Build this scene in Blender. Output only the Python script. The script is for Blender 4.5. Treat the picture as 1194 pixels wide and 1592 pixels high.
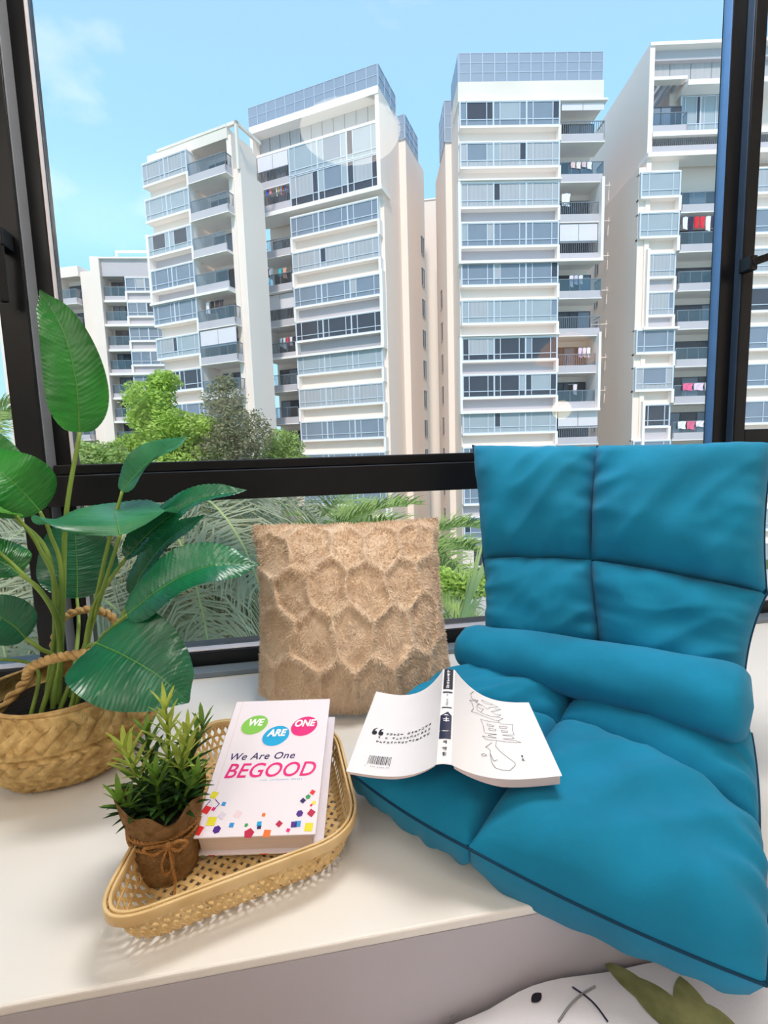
import bpy, bmesh, math, random
from mathutils import Vector, Matrix, noise, Quaternion
for o in list(bpy.data.objects): bpy.data.objects.remove(o)
SC = bpy.context.scene
COL = SC.collection
RND = random.Random(7)
# ---------------------------------------------------------------- camera
FPX, PW, PH, CH = 763.0, 1194.0, 1592.0, 0.5
_up = -Vector((193, -6404, -FPX)).normalized()
_xr = Vector((4700, 232, -FPX)); _xr = (_xr - _up*_xr.dot(_up)).normalized()
_yf = _up.cross(_xr)
RM = Matrix((_xr, _yf, _up))                     # camera axes -> world axes
CAM = Vector((0, 0, CH))
cd = bpy.data.cameras.new('camera'); cam = bpy.data.objects.new('camera', cd); COL.objects.link(cam)
cam.matrix_world = Matrix.Translation(CAM) @ RM.to_4x4()
cd.sensor_fit = 'VERTICAL'; cd.sensor_height = 36.0; cd.lens = 36.0*FPX/PH
cd.clip_start = 0.02; cd.clip_end = 2000
SC.camera = cam
def ray(px, py): return RM @ Vector((px-PW/2, PH/2-py, -FPX))
def atY(px, py, Y): r = ray(px, py); return CAM + r*(Y/r.y)
def atZ(px, py, Z): r = ray(px, py); return CAM + r*((Z-CH)/r.z)
def atD(px, py, D): return CAM + ray(px, py)*(D/FPX)
# ---------------------------------------------------------------- light and exposure
SC.view_settings.view_transform = 'Standard'; SC.view_settings.look = 'None'
SC.view_settings.gamma = 1.0; SC.view_settings.use_curve_mapping = False
SC.view_settings.exposure = 0.2
def lin(c):
    return tuple(((v/255)/12.92 if v <= 10 else ((v/255+0.055)/1.055)**2.4) for v in c)
W = bpy.data.worlds.new('sky'); SC.world = W; W.use_nodes = True
nt = W.node_tree; nt.nodes.clear()
def N(nt, t, **k):
    n = nt.nodes.new(t)
    for a, b in k.items(): setattr(n, a, b)
    return n
wo = N(nt, 'ShaderNodeOutputWorld'); bg = N(nt, 'ShaderNodeBackground')
tc = N(nt, 'ShaderNodeTexCoord'); sx = N(nt, 'ShaderNodeSeparateXYZ'); rp = N(nt, 'ShaderNodeValToRGB')
nt.links.new(tc.outputs['Generated'], sx.inputs[0]); nt.links.new(sx.outputs['Z'], rp.inputs[0])
rp.color_ramp.elements[0].position = 0.0; rp.color_ramp.elements[0].color = (*lin((190, 230, 252)), 1)
rp.color_ramp.elements[1].position = 0.75; rp.color_ramp.elements[1].color = (*lin((164, 202, 255)), 1)
e = rp.color_ramp.elements.new(0.32); e.color = (*lin((160, 220, 255)), 1)
cn = N(nt, 'ShaderNodeTexNoise'); cn.inputs['Scale'].default_value = 5.0; cn.inputs['Detail'].default_value = 7
mp = N(nt, 'ShaderNodeMapping'); mp.inputs['Scale'].default_value = (1, 1, 1.6); mp.inputs['Location'].default_value = (.3, .1, .0)
nt.links.new(tc.outputs['Generated'], mp.inputs[0]); nt.links.new(mp.outputs[0], cn.inputs['Vector'])
cr = N(nt, 'ShaderNodeMapRange'); cr.inputs['From Min'].default_value = .60; cr.inputs['From Max'].default_value = .80; cr.inputs['To Max'].default_value = .7
nt.links.new(cn.outputs['Fac'], cr.inputs['Value'])
mx = N(nt, 'ShaderNodeMix', data_type='RGBA'); mx.inputs[7].default_value = (.9, .95, 1, 1)
nt.links.new(cr.outputs[0], mx.inputs[0]); nt.links.new(rp.outputs[0], mx.inputs[6]); nt.links.new(mx.outputs[2], bg.inputs[0])
bg.inputs[1].default_value = 1.1
nt.links.new(bg.outputs[0], wo.inputs[0])
def sun(name, el, az, st, ang, col):
    l = bpy.data.lights.new(name, 'SUN'); l.energy = st; l.angle = math.radians(ang); l.color = col
    o = bpy.data.objects.new(name, l); COL.objects.link(o)
    d = Vector((math.sin(az)*math.cos(el), math.cos(az)*math.cos(el), math.sin(el)))   # towards the sun
    o.rotation_euler = d.to_track_quat('Z', 'Y').to_euler(); o.location = (0, -20, 40); return o
sun('sun', math.radians(46), math.radians(197), 2.6, 6, (1, .90, .81))
# lamps: an unseen flat panel added to brighten the window bay, and a dim round dome (housings further down)
PANEL = Vector((.55, .88, 2.15))
ll = bpy.data.lights.new('bay_fill_light', 'AREA'); ll.shape = 'RECTANGLE'; ll.size = .9; ll.size_y = .4
ll.energy = 23; ll.color = (1, .96, .92)
lo = bpy.data.objects.new('bay_fill_light', ll); COL.objects.link(lo); lo.location = PANEL - Vector((0, 0, .035))
UPFILL = Vector((-1.25, -1.5, 1.25))  # unseen uplight added to fill the room from behind
l2 = bpy.data.lights.new('up_fill_light', 'AREA'); l2.shape = 'DISK'; l2.size = .34; l2.energy = 36; l2.color = (1, .95, .90)
lo2 = bpy.data.objects.new('up_fill_light', l2); COL.objects.link(lo2); lo2.location = UPFILL + Vector((0, 0, .02)); lo2.rotation_euler = (math.pi, 0, 0)
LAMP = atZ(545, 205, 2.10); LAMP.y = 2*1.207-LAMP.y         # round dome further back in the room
# ---------------------------------------------------------------- helpers
def S(c): return (*lin(c), 1)
MATS = {}
def mat(name, col, rough=.6, var=.06, scale=8, bump=0., bscale=60, metal=0., spec=.4, col2=None, stretch=(1, 1, 1), sheen=0., alpha=1., sss=0., trans=0., detail=4):
    m = bpy.data.materials.new(name); m.use_nodes = True; nt = m.node_tree; nt.nodes.clear()
    out = N(nt, 'ShaderNodeOutputMaterial'); p = N(nt, 'ShaderNodeBsdfPrincipled')
    nt.links.new(p.outputs[0], out.inputs[0])
    tc = N(nt, 'ShaderNodeTexCoord'); mp = N(nt, 'ShaderNodeMapping'); mp.inputs['Scale'].default_value = stretch
    nt.links.new(tc.outputs['Object'], mp.inputs[0])
    no = N(nt, 'ShaderNodeTexNoise'); no.inputs['Scale'].default_value = scale; no.inputs['Detail'].default_value = detail
    nt.links.new(mp.outputs[0], no.inputs['Vector'])
    r = N(nt, 'ShaderNodeValToRGB'); c = lin(col); c2 = lin(col2) if col2 else None
    r.color_ramp.elements[0].position = .3; r.color_ramp.elements[1].position = .7
    r.color_ramp.elements[0].color = (*[max(0, v*(1-var)) for v in c], 1)
    r.color_ramp.elements[1].color = (*(c2 if c2 else [min(1, v*(1+var)) for v in c]), 1)
    nt.links.new(no.outputs['Fac'], r.inputs[0]); nt.links.new(r.outputs[0], p.inputs['Base Color'])
    p.inputs['Roughness'].default_value = rough; p.inputs['Metallic'].default_value = metal
    p.inputs['Specular IOR Level'].default_value = spec
    if sheen: p.inputs['Sheen Weight'].default_value = sheen; p.inputs['Sheen Roughness'].default_value = .5
    if bump:
        bn = N(nt, 'ShaderNodeTexNoise'); bn.inputs['Scale'].default_value = bscale; bn.inputs['Detail'].default_value = 3
        nt.links.new(mp.outputs[0], bn.inputs['Vector'])
        b = N(nt, 'ShaderNodeBump'); b.inputs['Strength'].default_value = bump; b.inputs['Distance'].default_value = .01
        nt.links.new(bn.outputs['Fac'], b.inputs['Height']); nt.links.new(b.outputs[0], p.inputs['Normal'])
    if trans:                                   # thin leaf: light passes through
        t = N(nt, 'ShaderNodeBsdfTranslucent'); nt.links.new(r.outputs[0], t.inputs[0])
        ms = N(nt, 'ShaderNodeMixShader'); ms.inputs[0].default_value = trans
        nt.links.new(p.outputs[0], ms.inputs[1]); nt.links.new(t.outputs[0], ms.inputs[2]); nt.links.new(ms.outputs[0], out.inputs[0])
    MATS[name] = m; return m
def glass_mat(name, tint, refl=.022, rough=.0, keep=.9):
    m = bpy.data.materials.new(name); m.use_nodes = True; nt = m.node_tree; nt.nodes.clear()
    out = N(nt, 'ShaderNodeOutputMaterial'); t = N(nt, 'ShaderNodeBsdfTransparent'); g = N(nt, 'ShaderNodeBsdfGlossy')
    t.inputs[0].default_value = (*tint, 1); g.inputs['Roughness'].default_value = rough
    lw = N(nt, 'ShaderNodeLayerWeight'); lw.inputs[0].default_value = .5
    pw = N(nt, 'ShaderNodeMath', operation='POWER'); pw.inputs[1].default_value = 5
    ma = N(nt, 'ShaderNodeMath', operation='MULTIPLY_ADD'); ma.inputs[1].default_value = 1-refl; ma.inputs[2].default_value = refl
    nt.links.new(lw.outputs['Facing'], pw.inputs[0]); nt.links.new(pw.outputs[0], ma.inputs[0])
    ms = N(nt, 'ShaderNodeMixShader')
    nt.links.new(ma.outputs[0], ms.inputs[0]); nt.links.new(t.outputs[0], ms.inputs[1]); nt.links.new(g.outputs[0], ms.inputs[2])
    nt.links.new(ms.outputs[0], out.inputs[0]); MATS[name] = m; return m
class MB:
    def __init__(s): s.v = []; s.f = []; s.mi = []; s.k = 0
    def add(s, vs, fs):
        n = len(s.v); s.v += [tuple(v) for v in vs]; s.f += [tuple(i+n for i in f) for f in fs]; s.mi += [s.k]*len(fs); return s
    def box(s, x0, x1, y0, y1, z0, z1, M=None):
        vs = [Vector((x, y, z)) for x in (x0, x1) for y in (y0, y1) for z in (z0, z1)]
        if M: vs = [M @ v for v in vs]
        return s.add(vs, [(0, 1, 3, 2), (4, 6, 7, 5), (0, 4, 5, 1), (2, 3, 7, 6), (0, 2, 6, 4), (1, 5, 7, 3)])
    def bar(s, a, b, w, h=None, up=Vector((0, 0, 1))):
        a, b = Vector(a), Vector(b); h = h or w; d = (b-a).normalized()
        x = d.cross(up); x = x.normalized() if x.length > 1e-4 else Vector((1, 0, 0)); y = x.cross(d)
        vs = [p + x*(i*w/2) + y*(j*h/2) for p in (a, b) for i, j in ((-1, -1), (1, -1), (1, 1), (-1, 1))]
        return s.add(vs, [(3, 2, 1, 0), (4, 5, 6, 7), (0, 1, 5, 4), (1, 2, 6, 5), (2, 3, 7, 6), (3, 0, 4, 7)])
    def tube(s, pts, r, n=8, cap=True):
        pts = [Vector(p) for p in pts]; rs = r if isinstance(r, (list, tuple)) else [r]*len(pts)
        vs = []; ref = Vector((.31, .17, .93))
        t0 = (pts[1]-pts[0]).normalized(); x = t0.cross(ref).normalized()
        for i, p in enumerate(pts):
            t = (pts[min(i+1, len(pts)-1)] - pts[max(i-1, 0)]).normalized()
            x = (x - t*x.dot(t)).normalized(); y = t.cross(x)
            vs += [p + (x*math.cos(2*math.pi*k/n) + y*math.sin(2*math.pi*k/n))*rs[i] for k in range(n)]
        fs = [(i*n+k, i*n+(k+1) % n, (i+1)*n+(k+1) % n, (i+1)*n+k) for i in range(len(pts)-1) for k in range(n)]
        if cap: fs += [tuple(range(n-1, -1, -1)), tuple((len(pts)-1)*n+k for k in range(n))]
        return s.add(vs, fs)
    def grid(s, fn, nu, nv, closeu=False, flip=False):
        vs = [fn(i/(nu if closeu else nu-1), j/(nv-1)) for i in range(nu) for j in range(nv)]
        fs = []
        for i in range(nu if closeu else nu-1):
            for j in range(nv-1):
                a, b, c, d = i*nv+j, ((i+1) % nu)*nv+j, ((i+1) % nu)*nv+j+1, i*nv+j+1
                fs.append((a, d, c, b) if flip else (a, b, c, d))
        return s.add(vs, fs)
    def lathe(s, prof, n=32, M=None):
        f = lambda a, t: None
        vs = []
        for r, z in prof:
            for k in range(n):
                p = Vector((r*math.cos(2*math.pi*k/n), r*math.sin(2*math.pi*k/n), z)); vs.append(M @ p if M else p)
        m = len(prof)
        return s.add(vs, [(i*n+k, i*n+(k+1) % n, (i+1)*n+(k+1) % n, (i+1)*n+k) for i in range(m-1) for k in range(n)])
    def poly(s, pts, thick=None):
        pts = [Vector(p) for p in pts]; return s.add(pts, [tuple(range(len(pts)))])
    def mesh(s, name, mats, smooth=False):
        me = bpy.data.meshes.new(name); me.from_pydata(s.v, [], s.f)
        for m in (mats if isinstance(mats, (list, tuple)) else [mats]): me.materials.append(MATS[m] if isinstance(m, str) else m)
        if s.mi and max(s.mi): me.polygons.foreach_set('material_index', s.mi)
        if smooth: me.polygons.foreach_set('use_smooth', [True]*len(s.f))
        me.update(); return me
    def build(s, name, mats, parent=None, smooth=False, kind=None, label=None):
        return link(name, s.mesh(name, mats, smooth), parent, kind, label)
def link(name, me, parent=None, kind=None, label=None, M=None):
    o = bpy.data.objects.new(name, me); COL.objects.link(o)
    if parent is not None:
        o.parent = parent
        if parent.get('_w'):                       # parent whose parts are written in world coordinates
            o.matrix_parent_inverse = Matrix.Translation(-Vector(parent['_w']))
    if M is not None: o.matrix_basis = M
    if kind: o['kind'] = kind
    if label: o['label'] = label
    return o
def tag(o, label, cat, group=None):
    o['label'] = label; o['category'] = cat
    if group: o['group'] = group
    return o
WEMPT = []
def thing(name, label, cat, loc=(0, 0, 0), group=None, world=True, M=None):
    o = bpy.data.objects.new(name, None); COL.objects.link(o); o.empty_display_size = .05
    if M is not None: o.matrix_world = M
    else: o.location = loc
    if world: o['_w'] = tuple(loc); WEMPT.append(o)
    return tag(o, label, cat, group)
def struct(name, mb, m, parent=None, smooth=False):
    o = mb.build(name, m, parent, smooth)
    if parent is None: o['kind'] = 'structure'
    return o
def sub(o, lv=1, cc=True):
    m = o.modifiers.new('s', 'SUBSURF'); m.levels = lv; m.render_levels = lv; return o
def bevel(o, w, seg=2):
    m = o.modifiers.new('b', 'BEVEL'); m.width = w; m.segments = seg; m.limit_method = 'ANGLE'; return o
def ns(p, sc=1., off=0.): return noise.noise(Vector(p)*sc + Vector((off, off*.7, -off)))
def cubic(pts, n):                                  # Catmull-Rom through points
    pts = [Vector(p) for p in pts]; P = [pts[0]*2-pts[1]] + pts + [pts[-1]*2-pts[-2]]; out = []
    for k in range(n):
        t = k/(n-1)*(len(pts)-1); i = min(int(t), len(pts)-2); f = t-i
        a, b, c, d = P[i:i+4]
        out.append(.5*((2*b) + (c-a)*f + (2*a-5*b+4*c-d)*f*f + (3*b-a-3*c+d)*f**3))
    return out
# ---------------------------------------------------------------- materials of the setting
mat('wall_white', (232, 229, 224), .8, .02, 3)
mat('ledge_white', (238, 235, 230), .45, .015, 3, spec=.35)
mat('ledge_face_shaded', (188, 184, 192), .7, .03, 4)
mat('frame_black', (15, 17, 21), .35, .1, 20, spec=.3)
mat('frame_lit', (120, 122, 126), .4, .06, 20, spec=.5)
mat('sill_grey', (120, 134, 146), .4, .05, 10, spec=.5)
mat('bead_white', (214, 205, 205), .5, .03, 10)
mat('floor_wood', (150, 118, 86), .5, .2, 4, stretch=(1, 8, 1))
glass_mat('pane_glass', (.97, .985, .98))
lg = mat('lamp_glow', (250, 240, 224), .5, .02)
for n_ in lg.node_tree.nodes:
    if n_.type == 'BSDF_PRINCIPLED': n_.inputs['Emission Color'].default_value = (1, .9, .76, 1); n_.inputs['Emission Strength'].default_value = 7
mat('lamp_metal', (60, 60, 62), .4, .1, 10, spec=.5)
mat('lamp_white', (240, 238, 232), .5, .02)
# ---------------------------------------------------------------- the room
YW = 1.15                                             # inner face of the window frames
XL, XR, YB, ZF, ZC = -1.9, 2.3, -2.8, -.48, 2.16
m_ = MB().box(XL, XR, YB, .455, ZF-.1, ZF); struct('floor', m_, 'floor_wood')
m_ = MB().box(XL-.1, XR+.1, YB-.1, 1.45, ZC, ZC+.12); struct('ceiling', m_, 'wall_white')
m_ = MB().box(XL-.12, XL, YB-.1, 1.35, ZF, ZC); struct('wall_left', m_, 'wall_white')
m_ = MB().box(XR, XR+.12, YB-.1, 1.35, ZF, ZC); struct('wall_right', m_, 'wall_white')
m_ = MB().box(XL, XR, YB-.12, YB, ZF, ZC); struct('wall_back', m_, 'wall_white')
m_ = MB().box(XL, XR, 1.16, 1.35, 1.86, ZC); struct('wall_front', m_, 'wall_white')
# window ledge: white top slab and front panel with its shading put into a lilac-grey colour
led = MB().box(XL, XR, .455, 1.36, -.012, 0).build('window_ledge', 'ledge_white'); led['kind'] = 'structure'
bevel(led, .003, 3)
MB().box(XL, XR, .4555, .50, ZF, -.0119).build('front_panel', 'ledge_face_shaded', led)
# window: one structure with its bars and panes
win = bpy.data.objects.new('window_1', None); COL.objects.link(win); win['kind'] = 'structure'
def wpart(name, m, *boxes):
    b = MB()
    for q in boxes: b.box(*q)
    return bevel(b.build(name, m, win), .0025, 2)
GY = 1.205                                            # glass plane
wpart('sill_strip', 'sill_grey', (XL, XR, 1.128, 1.18, 0, .014))
wpart('bottom_rail', 'frame_black', (XL, XR, 1.165, 1.25, .014, .048))
wpart('bottom_bead', 'bead_white', (XL, XR, 1.172, 1.2, .048, .0505))
wpart('transom', 'frame_black', (XL, XR, 1.135, 1.27, .408, .474))
wpart('transom_bead', 'frame_black', (-.53, 1.12, 1.165, 1.25, .474, .496))
wpart('transom_bead', 'frame_black', (XL, -.60, 1.165, 1.25, .474, .502))
wpart('transom_bead', 'frame_black', (1.186, XR, 1.165, 1.25, .474, .536))
wpart('head_rail', 'frame_black', (XL, XR, 1.135, 1.27, 1.80, 1.86))
# left mullion: dark post standing proud, flank painted grey for the room light it catches, black recess, pale glazing bead
mat('frame_shaded', (40, 58, 80), .4, .06, 20, spec=.4); mat('frame_skylit', (70, 110, 160), .35, .05, 20, spec=.5)
for z0, z1 in ((.474, 1.80), (.014, .408)):
    wpart('mullion', 'frame_black', (-.592, -.538, 1.152, 1.27, z0, z1))
    wpart('mullion_flank', 'frame_lit', (-.538, -.535, 1.155, 1.195, z0, z1))
    wpart('sash_stile', 'frame_black', (-.538, -.505, 1.195, 1.24, z0, z1))
    wpart('stile_bead', 'bead_white', (-.505, -.5025, 1.195, 1.211, z0+.02, z1))
# right mullion: flank painted dark blue as the shaded side, stile edge painted with sky light
wpart('mullion', 'frame_black', (1.153, 1.186, 1.165, 1.27, .474, 1.80))
wpart('mullion_flank', 'frame_shaded', (1.150, 1.153, 1.168, 1.189, .474, 1.80))
wpart('sash_stile', 'frame_black', (1.11, 1.153, 1.189, 1.215, .474, 1.80))
wpart('stile_edge', 'frame_skylit', (1.107, 1.11, 1.1895, 1.215, .496, 1.80))
wpart('mullion', 'frame_black', (1.11, 1.186, 1.165, 1.27, .014, .408))
h0, h1 = atY(1162, 412, 1.15), atY(1205, 396, 1.12)
hd = MB(); hd.bar(h0+Vector((0, .015, 0)), h0-Vector((0, .02, 0)), .022, .036); hd.bar(h0-Vector((.004, .015, 0)), h1, .014, .018)
bevel(hd.build('window_handle', 'frame_black', win), .003)
h0, h1 = atY(3, 372, 1.13), atY(6, 470, 1.12)
hd = MB(); hd.bar(h0+Vector((0, .02, 0)), h0-Vector((0, .02, 0)), .022, .036); hd.bar(h0-Vector((0, .015, 0)), h1, .016, .016)
bevel(hd.build('window_handle', 'frame_black', win), .003)
for x0, x1, z0, z1 in ((-.4985, 1.11, .496, 1.80), (-.4985, 1.11, .05, .408), (XL, -.585, .502, 1.80), (XL, -.585, .05, .408), (1.186, XR, .536, 1.80), (1.186, XR, .05, .408)):
    MB().box(x0, x1, GY, GY+.004, z0, z1).build('pane', 'pane_glass', win)
# ceiling lamp of the room (behind the camera)
lt = thing('ceiling_lamp', 'round white dome lamp on the bedroom ceiling', 'lamp', tuple(LAMP))
LM = Matrix.Translation((LAMP.x, LAMP.y, 0))
MB().lathe([(.001, ZC), (.26, ZC), (.27, LAMP.z+.02), (.26, LAMP.z), (.24, LAMP.z)], 48, LM).build('housing', 'lamp_white', lt, True)
MB().lathe([(.25, LAMP.z), (.235, LAMP.z-.03), (.18, LAMP.z-.055), (.1, LAMP.z-.072), (.001, LAMP.z-.078)], 48, LM).build('diffuser', 'lamp_glow', lt, True)
pn = thing('fill_panel', 'unseen flat fill light added in the ceiling of the window bay', 'lamp', tuple(PANEL))
MB().box(PANEL.x-.48, PANEL.x+.48, PANEL.y-.23, PANEL.y+.23, PANEL.z-.02, ZC).build('frame', 'lamp_white', pn)
MB().box(PANEL.x-.45, PANEL.x+.45, PANEL.y-.2, PANEL.y+.2, PANEL.z-.028, PANEL.z-.02).build('diffuser', 'lamp_white', pn)
fl = thing('fill_uplight', 'unseen uplighter added as fill light behind the camera', 'lamp', (UPFILL.x, UPFILL.y, ZF))
TM = Matrix.Translation((UPFILL.x, UPFILL.y, 0))
MB().lathe([(.001, ZF+.03), (.14, ZF+.025), (.15, ZF+.002), (.001, ZF+.001)], 32, TM).build('base', 'lamp_metal', fl, True)
MB().tube([(UPFILL.x, UPFILL.y, ZF+.02), (UPFILL.x, UPFILL.y, UPFILL.z-.06)], .012, 12).build('pole', 'lamp_metal', fl, True)
MB().lathe([(.012, UPFILL.z-.07), (.1, UPFILL.z-.05), (.19, UPFILL.z+.03), (.195, UPFILL.z+.04), (.185, UPFILL.z+.03), (.1, UPFILL.z-.04), (.001, UPFILL.z-.05)], 32, TM).build('bowl', 'lamp_metal', fl, True)
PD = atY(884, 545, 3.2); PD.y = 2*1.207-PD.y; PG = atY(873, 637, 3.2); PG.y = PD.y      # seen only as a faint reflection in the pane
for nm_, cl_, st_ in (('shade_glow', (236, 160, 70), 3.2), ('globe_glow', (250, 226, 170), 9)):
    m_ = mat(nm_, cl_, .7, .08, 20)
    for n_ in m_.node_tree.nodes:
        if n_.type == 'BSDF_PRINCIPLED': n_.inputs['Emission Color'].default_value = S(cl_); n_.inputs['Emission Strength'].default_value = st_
pd = thing('pendant_lamp', 'orange shaded pendant lamp with a round globe below, mirrored in the pane', 'lamp', tuple(PD))
PM = Matrix.Translation((PD.x, PD.y, 0))
MB().tube([(PD.x, PD.y, ZC), (PD.x, PD.y, PD.z+.1)], .006, 8).build('cord', 'lamp_metal', pd)
MB().lathe([(.02, PD.z+.12), (.10, PD.z+.09), (.18, PD.z+.02), (.22, PD.z-.07), (.215, PD.z-.07), (.17, PD.z+.01), (.02, PD.z+.10)], 40, PM).build('shade', 'shade_glow', pd, True)
MB().tube([(PD.x, PD.y, PD.z+.1), (PG.x, PG.y, PG.z+.06)], .004, 8).build('cord', 'lamp_metal', pd)
MB().lathe([(.064*math.sin(math.pi*i/16)+1e-4, PG.z+.064*math.cos(math.pi*i/16)) for i in range(17)], 28, Matrix.Translation((PG.x, PG.y, 0))).build('globe', 'globe_glow', pd, True)
# ================================================================ outside
GZ = -10.0
mat('render_cream', (248, 228, 215), .85, .03, .35, detail=8)
mat('render_white', (250, 240, 234), .85, .02, .4)
mat('render_grey', (196, 188, 192), .85, .04, .5)  # on the recessed spandrels this grey stands for shade
mat('louvre_grey', (186, 181, 182), .8, .10, 1.2, stretch=(6, 6, .3), detail=8)
mat('stain_cream', (238, 224, 210), .85, .10, .6, stretch=(3, 3, .5), detail=8)
mat('alu_blue', (206, 214, 224), .5, .03, 2)
mat('parapet_alu', (180, 190, 206), .5, .03, 2)
mat('alu_dark', (70, 76, 86), .5, .05, 2)
mat('pane_sky', (128, 138, 152), .25, .12, .5, spec=.45)
mat('pane_pale', (164, 172, 178), .3, .08, .6, spec=.4)
mat('pane_curtain', (176, 176, 180), .4, .10, 1.2, stretch=(9, 9, .3))
mat('pane_dark', (64, 66, 76), .2, .25, .5, spec=.5)
mat('parapet_blue', (150, 160, 176), .35, .05, .4, spec=.35)
mat('blind_white', (226, 218, 222), .8, .02, 1)
mat('rail_metal', (126, 134, 144), .5, .05, 3)
glass_mat('rail_glass', lin((226, 233, 238)), .1)
mat('slit_dark', (92, 84, 82), .4, .15, 2)
mat('lawn', (92, 122, 60), .95, .3, .25, col2=(60, 84, 44)); mat('paving', (196, 190, 178), .9, .06, .5)
UNIT = {}
def unit(m):
    if m not in UNIT: UNIT[m] = MB().box(-.5, .5, -.5, .5, -.5, .5).mesh('block', m)
    return UNIT[m]
def ubox(name, m, parent, x0, x1, y0, y1, z0, z1):
    M = Matrix.Translation(((x0+x1)/2, (y0+y1)/2, (z0+z1)/2)) @ Matrix.Diagonal((x1-x0, y1-y0, z1-z0, 1))
    return link(name, unit(m), parent, M=M)
class Bld:
    def __init__(s, name, label, a, b, ztop, group='apartment towers across the garden'):
        A = atZ(*a, ztop); B = atZ(*b, ztop); e = (B-A); s.W = e.length; e.normalize(); s.e = e
        s.n = Vector((-e.y, e.x, 0)); s.o = Vector((A.x, A.y, GZ)); s.H = ztop-GZ
        M = Matrix((( e.x, s.n.x, 0, A.x), (e.y, s.n.y, 0, A.y), (0, 0, 1, GZ), (0, 0, 0, 1)))
        s.t = thing(name, label, 'building', world=False, M=M, group=group); s.M = M
    def at(s, px, py, d=0):
        r = ray(px, py); o = s.o + s.n*d; t = (o-CAM).dot(s.n)/r.dot(s.n); p = CAM + r*t
        return (p-s.o).dot(s.e), p.z-GZ
    def box(s, name, m, *q): return ubox(name, m, s.t, *q)
    def window(s, u0, u1, z0, z1, d, bays=3, style='pane_sky', tr=.27, cols=(.2, .8), mixed=.25):
        f = MB(); t = .07; dd = d-.06
        f.box(u0, u1, dd, d+.04, z0, z0+t).box(u0, u1, dd, d+.04, z1-t, z1)
        zt = z0+(z1-z0)*tr; f.box(u0, u1, dd, d+.04, zt-.03, zt+.03); bw = (u1-u0)/bays; xs = []
        for k in range(bays+1): f.box(u0+bw*k-.06, u0+bw*k+.06, dd-.02, d+.04, z0, z1)
        for k in range(bays):
            c = [u0+bw*k] + [u0+bw*(k+q) for q in cols] + [u0+bw*(k+1)]; xs.append(c)
            for q in c[1:-1]: f.box(q-.03, q+.03, dd, d+.04, z0, z1)
        w = f.build('window', 'alu_blue', s.t)
        for c in xs:
            for i in range(len(c)-1):
                m = style if RND.random() > mixed else RND.choice(('pane_dark', 'pane_pale', 'pane_curtain', 'pane_sky'))
                ubox('pane', m, w, c[i], c[i+1], d-.01, d+.03, zt, z1)
                ubox('pane', style, w, c[i], c[i+1], d-.01, d+.03, z0, zt)
        return w
    def bay(s, u0, u1, top, h=1.8, proud=.6, bays=3, style='pane_sky', span='render_cream', fin=1, pitch=3.07, **k):
        s.window(u0, u1, top-h, top, -proud, bays, style, **k)
        b = MB(); b.box(u0-.05, u1+.05, -proud-.12, .05, top-h-.16, top-h).box(u0-.05, u1+.05, -proud-.08, .05, top, top+.1)
        b.box(u0, u0+.06, -proud, .02, top-h, top).box(u1-.06, u1, -proud, .02, top-h, top)
        if fin: b.box(u1-.08, u1+.14, -proud-.1, .05, top-pitch+.1, top-h)
        if fin == -1: b.box(u0-.14, u0+.08, -proud-.1, .05, top-pitch+.1, top-h)
        b.build('bay_ledge', 'render_white', s.t)
        s.box('spandrel', span, u0, u1, -.06, .04, top-pitch+.1, top-h-.16)
    def balcony(s, u0, u1, top, proud=.3, depth=1.6, rail='bars', blind=0, sides=(0, 1), pitch=3.07, up='render_grey'):
        zf = top-pitch+.12                      # slab underside
        b = MB(); b.box(u0, u1, -proud, depth, zf, zf+.18); b.box(u0, u1, -proud, -proud+.12, zf+.18, zf+.62)
        for i, sd in enumerate(sides):
            if sd:
                x = (u0, u0+.1) if i == 0 else (u1-.1, u1); b.box(*x, -proud, depth*.5, zf+.18, zf+.62)
        bo = b.build('balcony', up, s.t); MB().box(u0-.04, u1+.04, -proud-.04, depth, zf-.06, zf).build('soffit', 'render_white', bo)
        z1 = zf+1.55; r = MB(); r.bar((u0, -proud+.04, z1), (u1, -proud+.04, z1), .06)
        for i, sd in enumerate(sides):
            if sd: x = u0+.04 if i == 0 else u1-.04; r.bar((x, -proud+.04, z1), (x, depth*.5, z1), .06)
        n = max(3, int((u1-u0)/(.16 if rail == 'bars' else .9)))
        for k in range(n+1):
            x = u0+.04+(u1-u0-.08)*k/n; r.bar((x, -proud+.04, zf+.6), (x, -proud+.04, z1), .035, .035, Vector((0, 1, 0)))
        r.build('railing', 'rail_metal', bo)
        if rail == 'glass':
            ubox('railing_panel', 'rail_glass', bo, u0, u1, -proud+.03, -proud+.05, zf+.62, z1)
            for i, sd in enumerate(sides):
                if sd: x = u0+.03 if i == 0 else u1-.05; ubox('railing_panel', 'rail_glass', bo, x, x+.02, -proud+.05, depth*.5, zf+.62, z1)
        dr = MB(); y = depth-.08; zt = zf+2.5
        for k in range(4): x = u0+.25+(u1-u0-.35)*k/3; dr.box(x-.04, x+.04, y-.05, y, zf+.18, zt)
        dr.box(u0+.25, u1-.1, y-.05, y, zt-.08, zt)
        dr.build('sliding_door', 'alu_dark', bo)
        for k in range(3):
            x = u0+.25+(u1-u0-.35)*k/3; ubox('door_pane', RND.choice(('pane_dark', 'pane_dark', 'pane_sky')), bo, x, x+(u1-u0-.35)/3, y-.02, y+.02, zf+.2, zt)
        if blind:
            for k in range(2):
                x = u0+.05+(u1-u0-.1)*k/2; ubox('roller_blind', 'blind_white', bo, x+.02, x+(u1-u0-.1)/2-.02, -proud+.06, -proud+.1, top-.05-blind, top-.02)
        return bo
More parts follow.
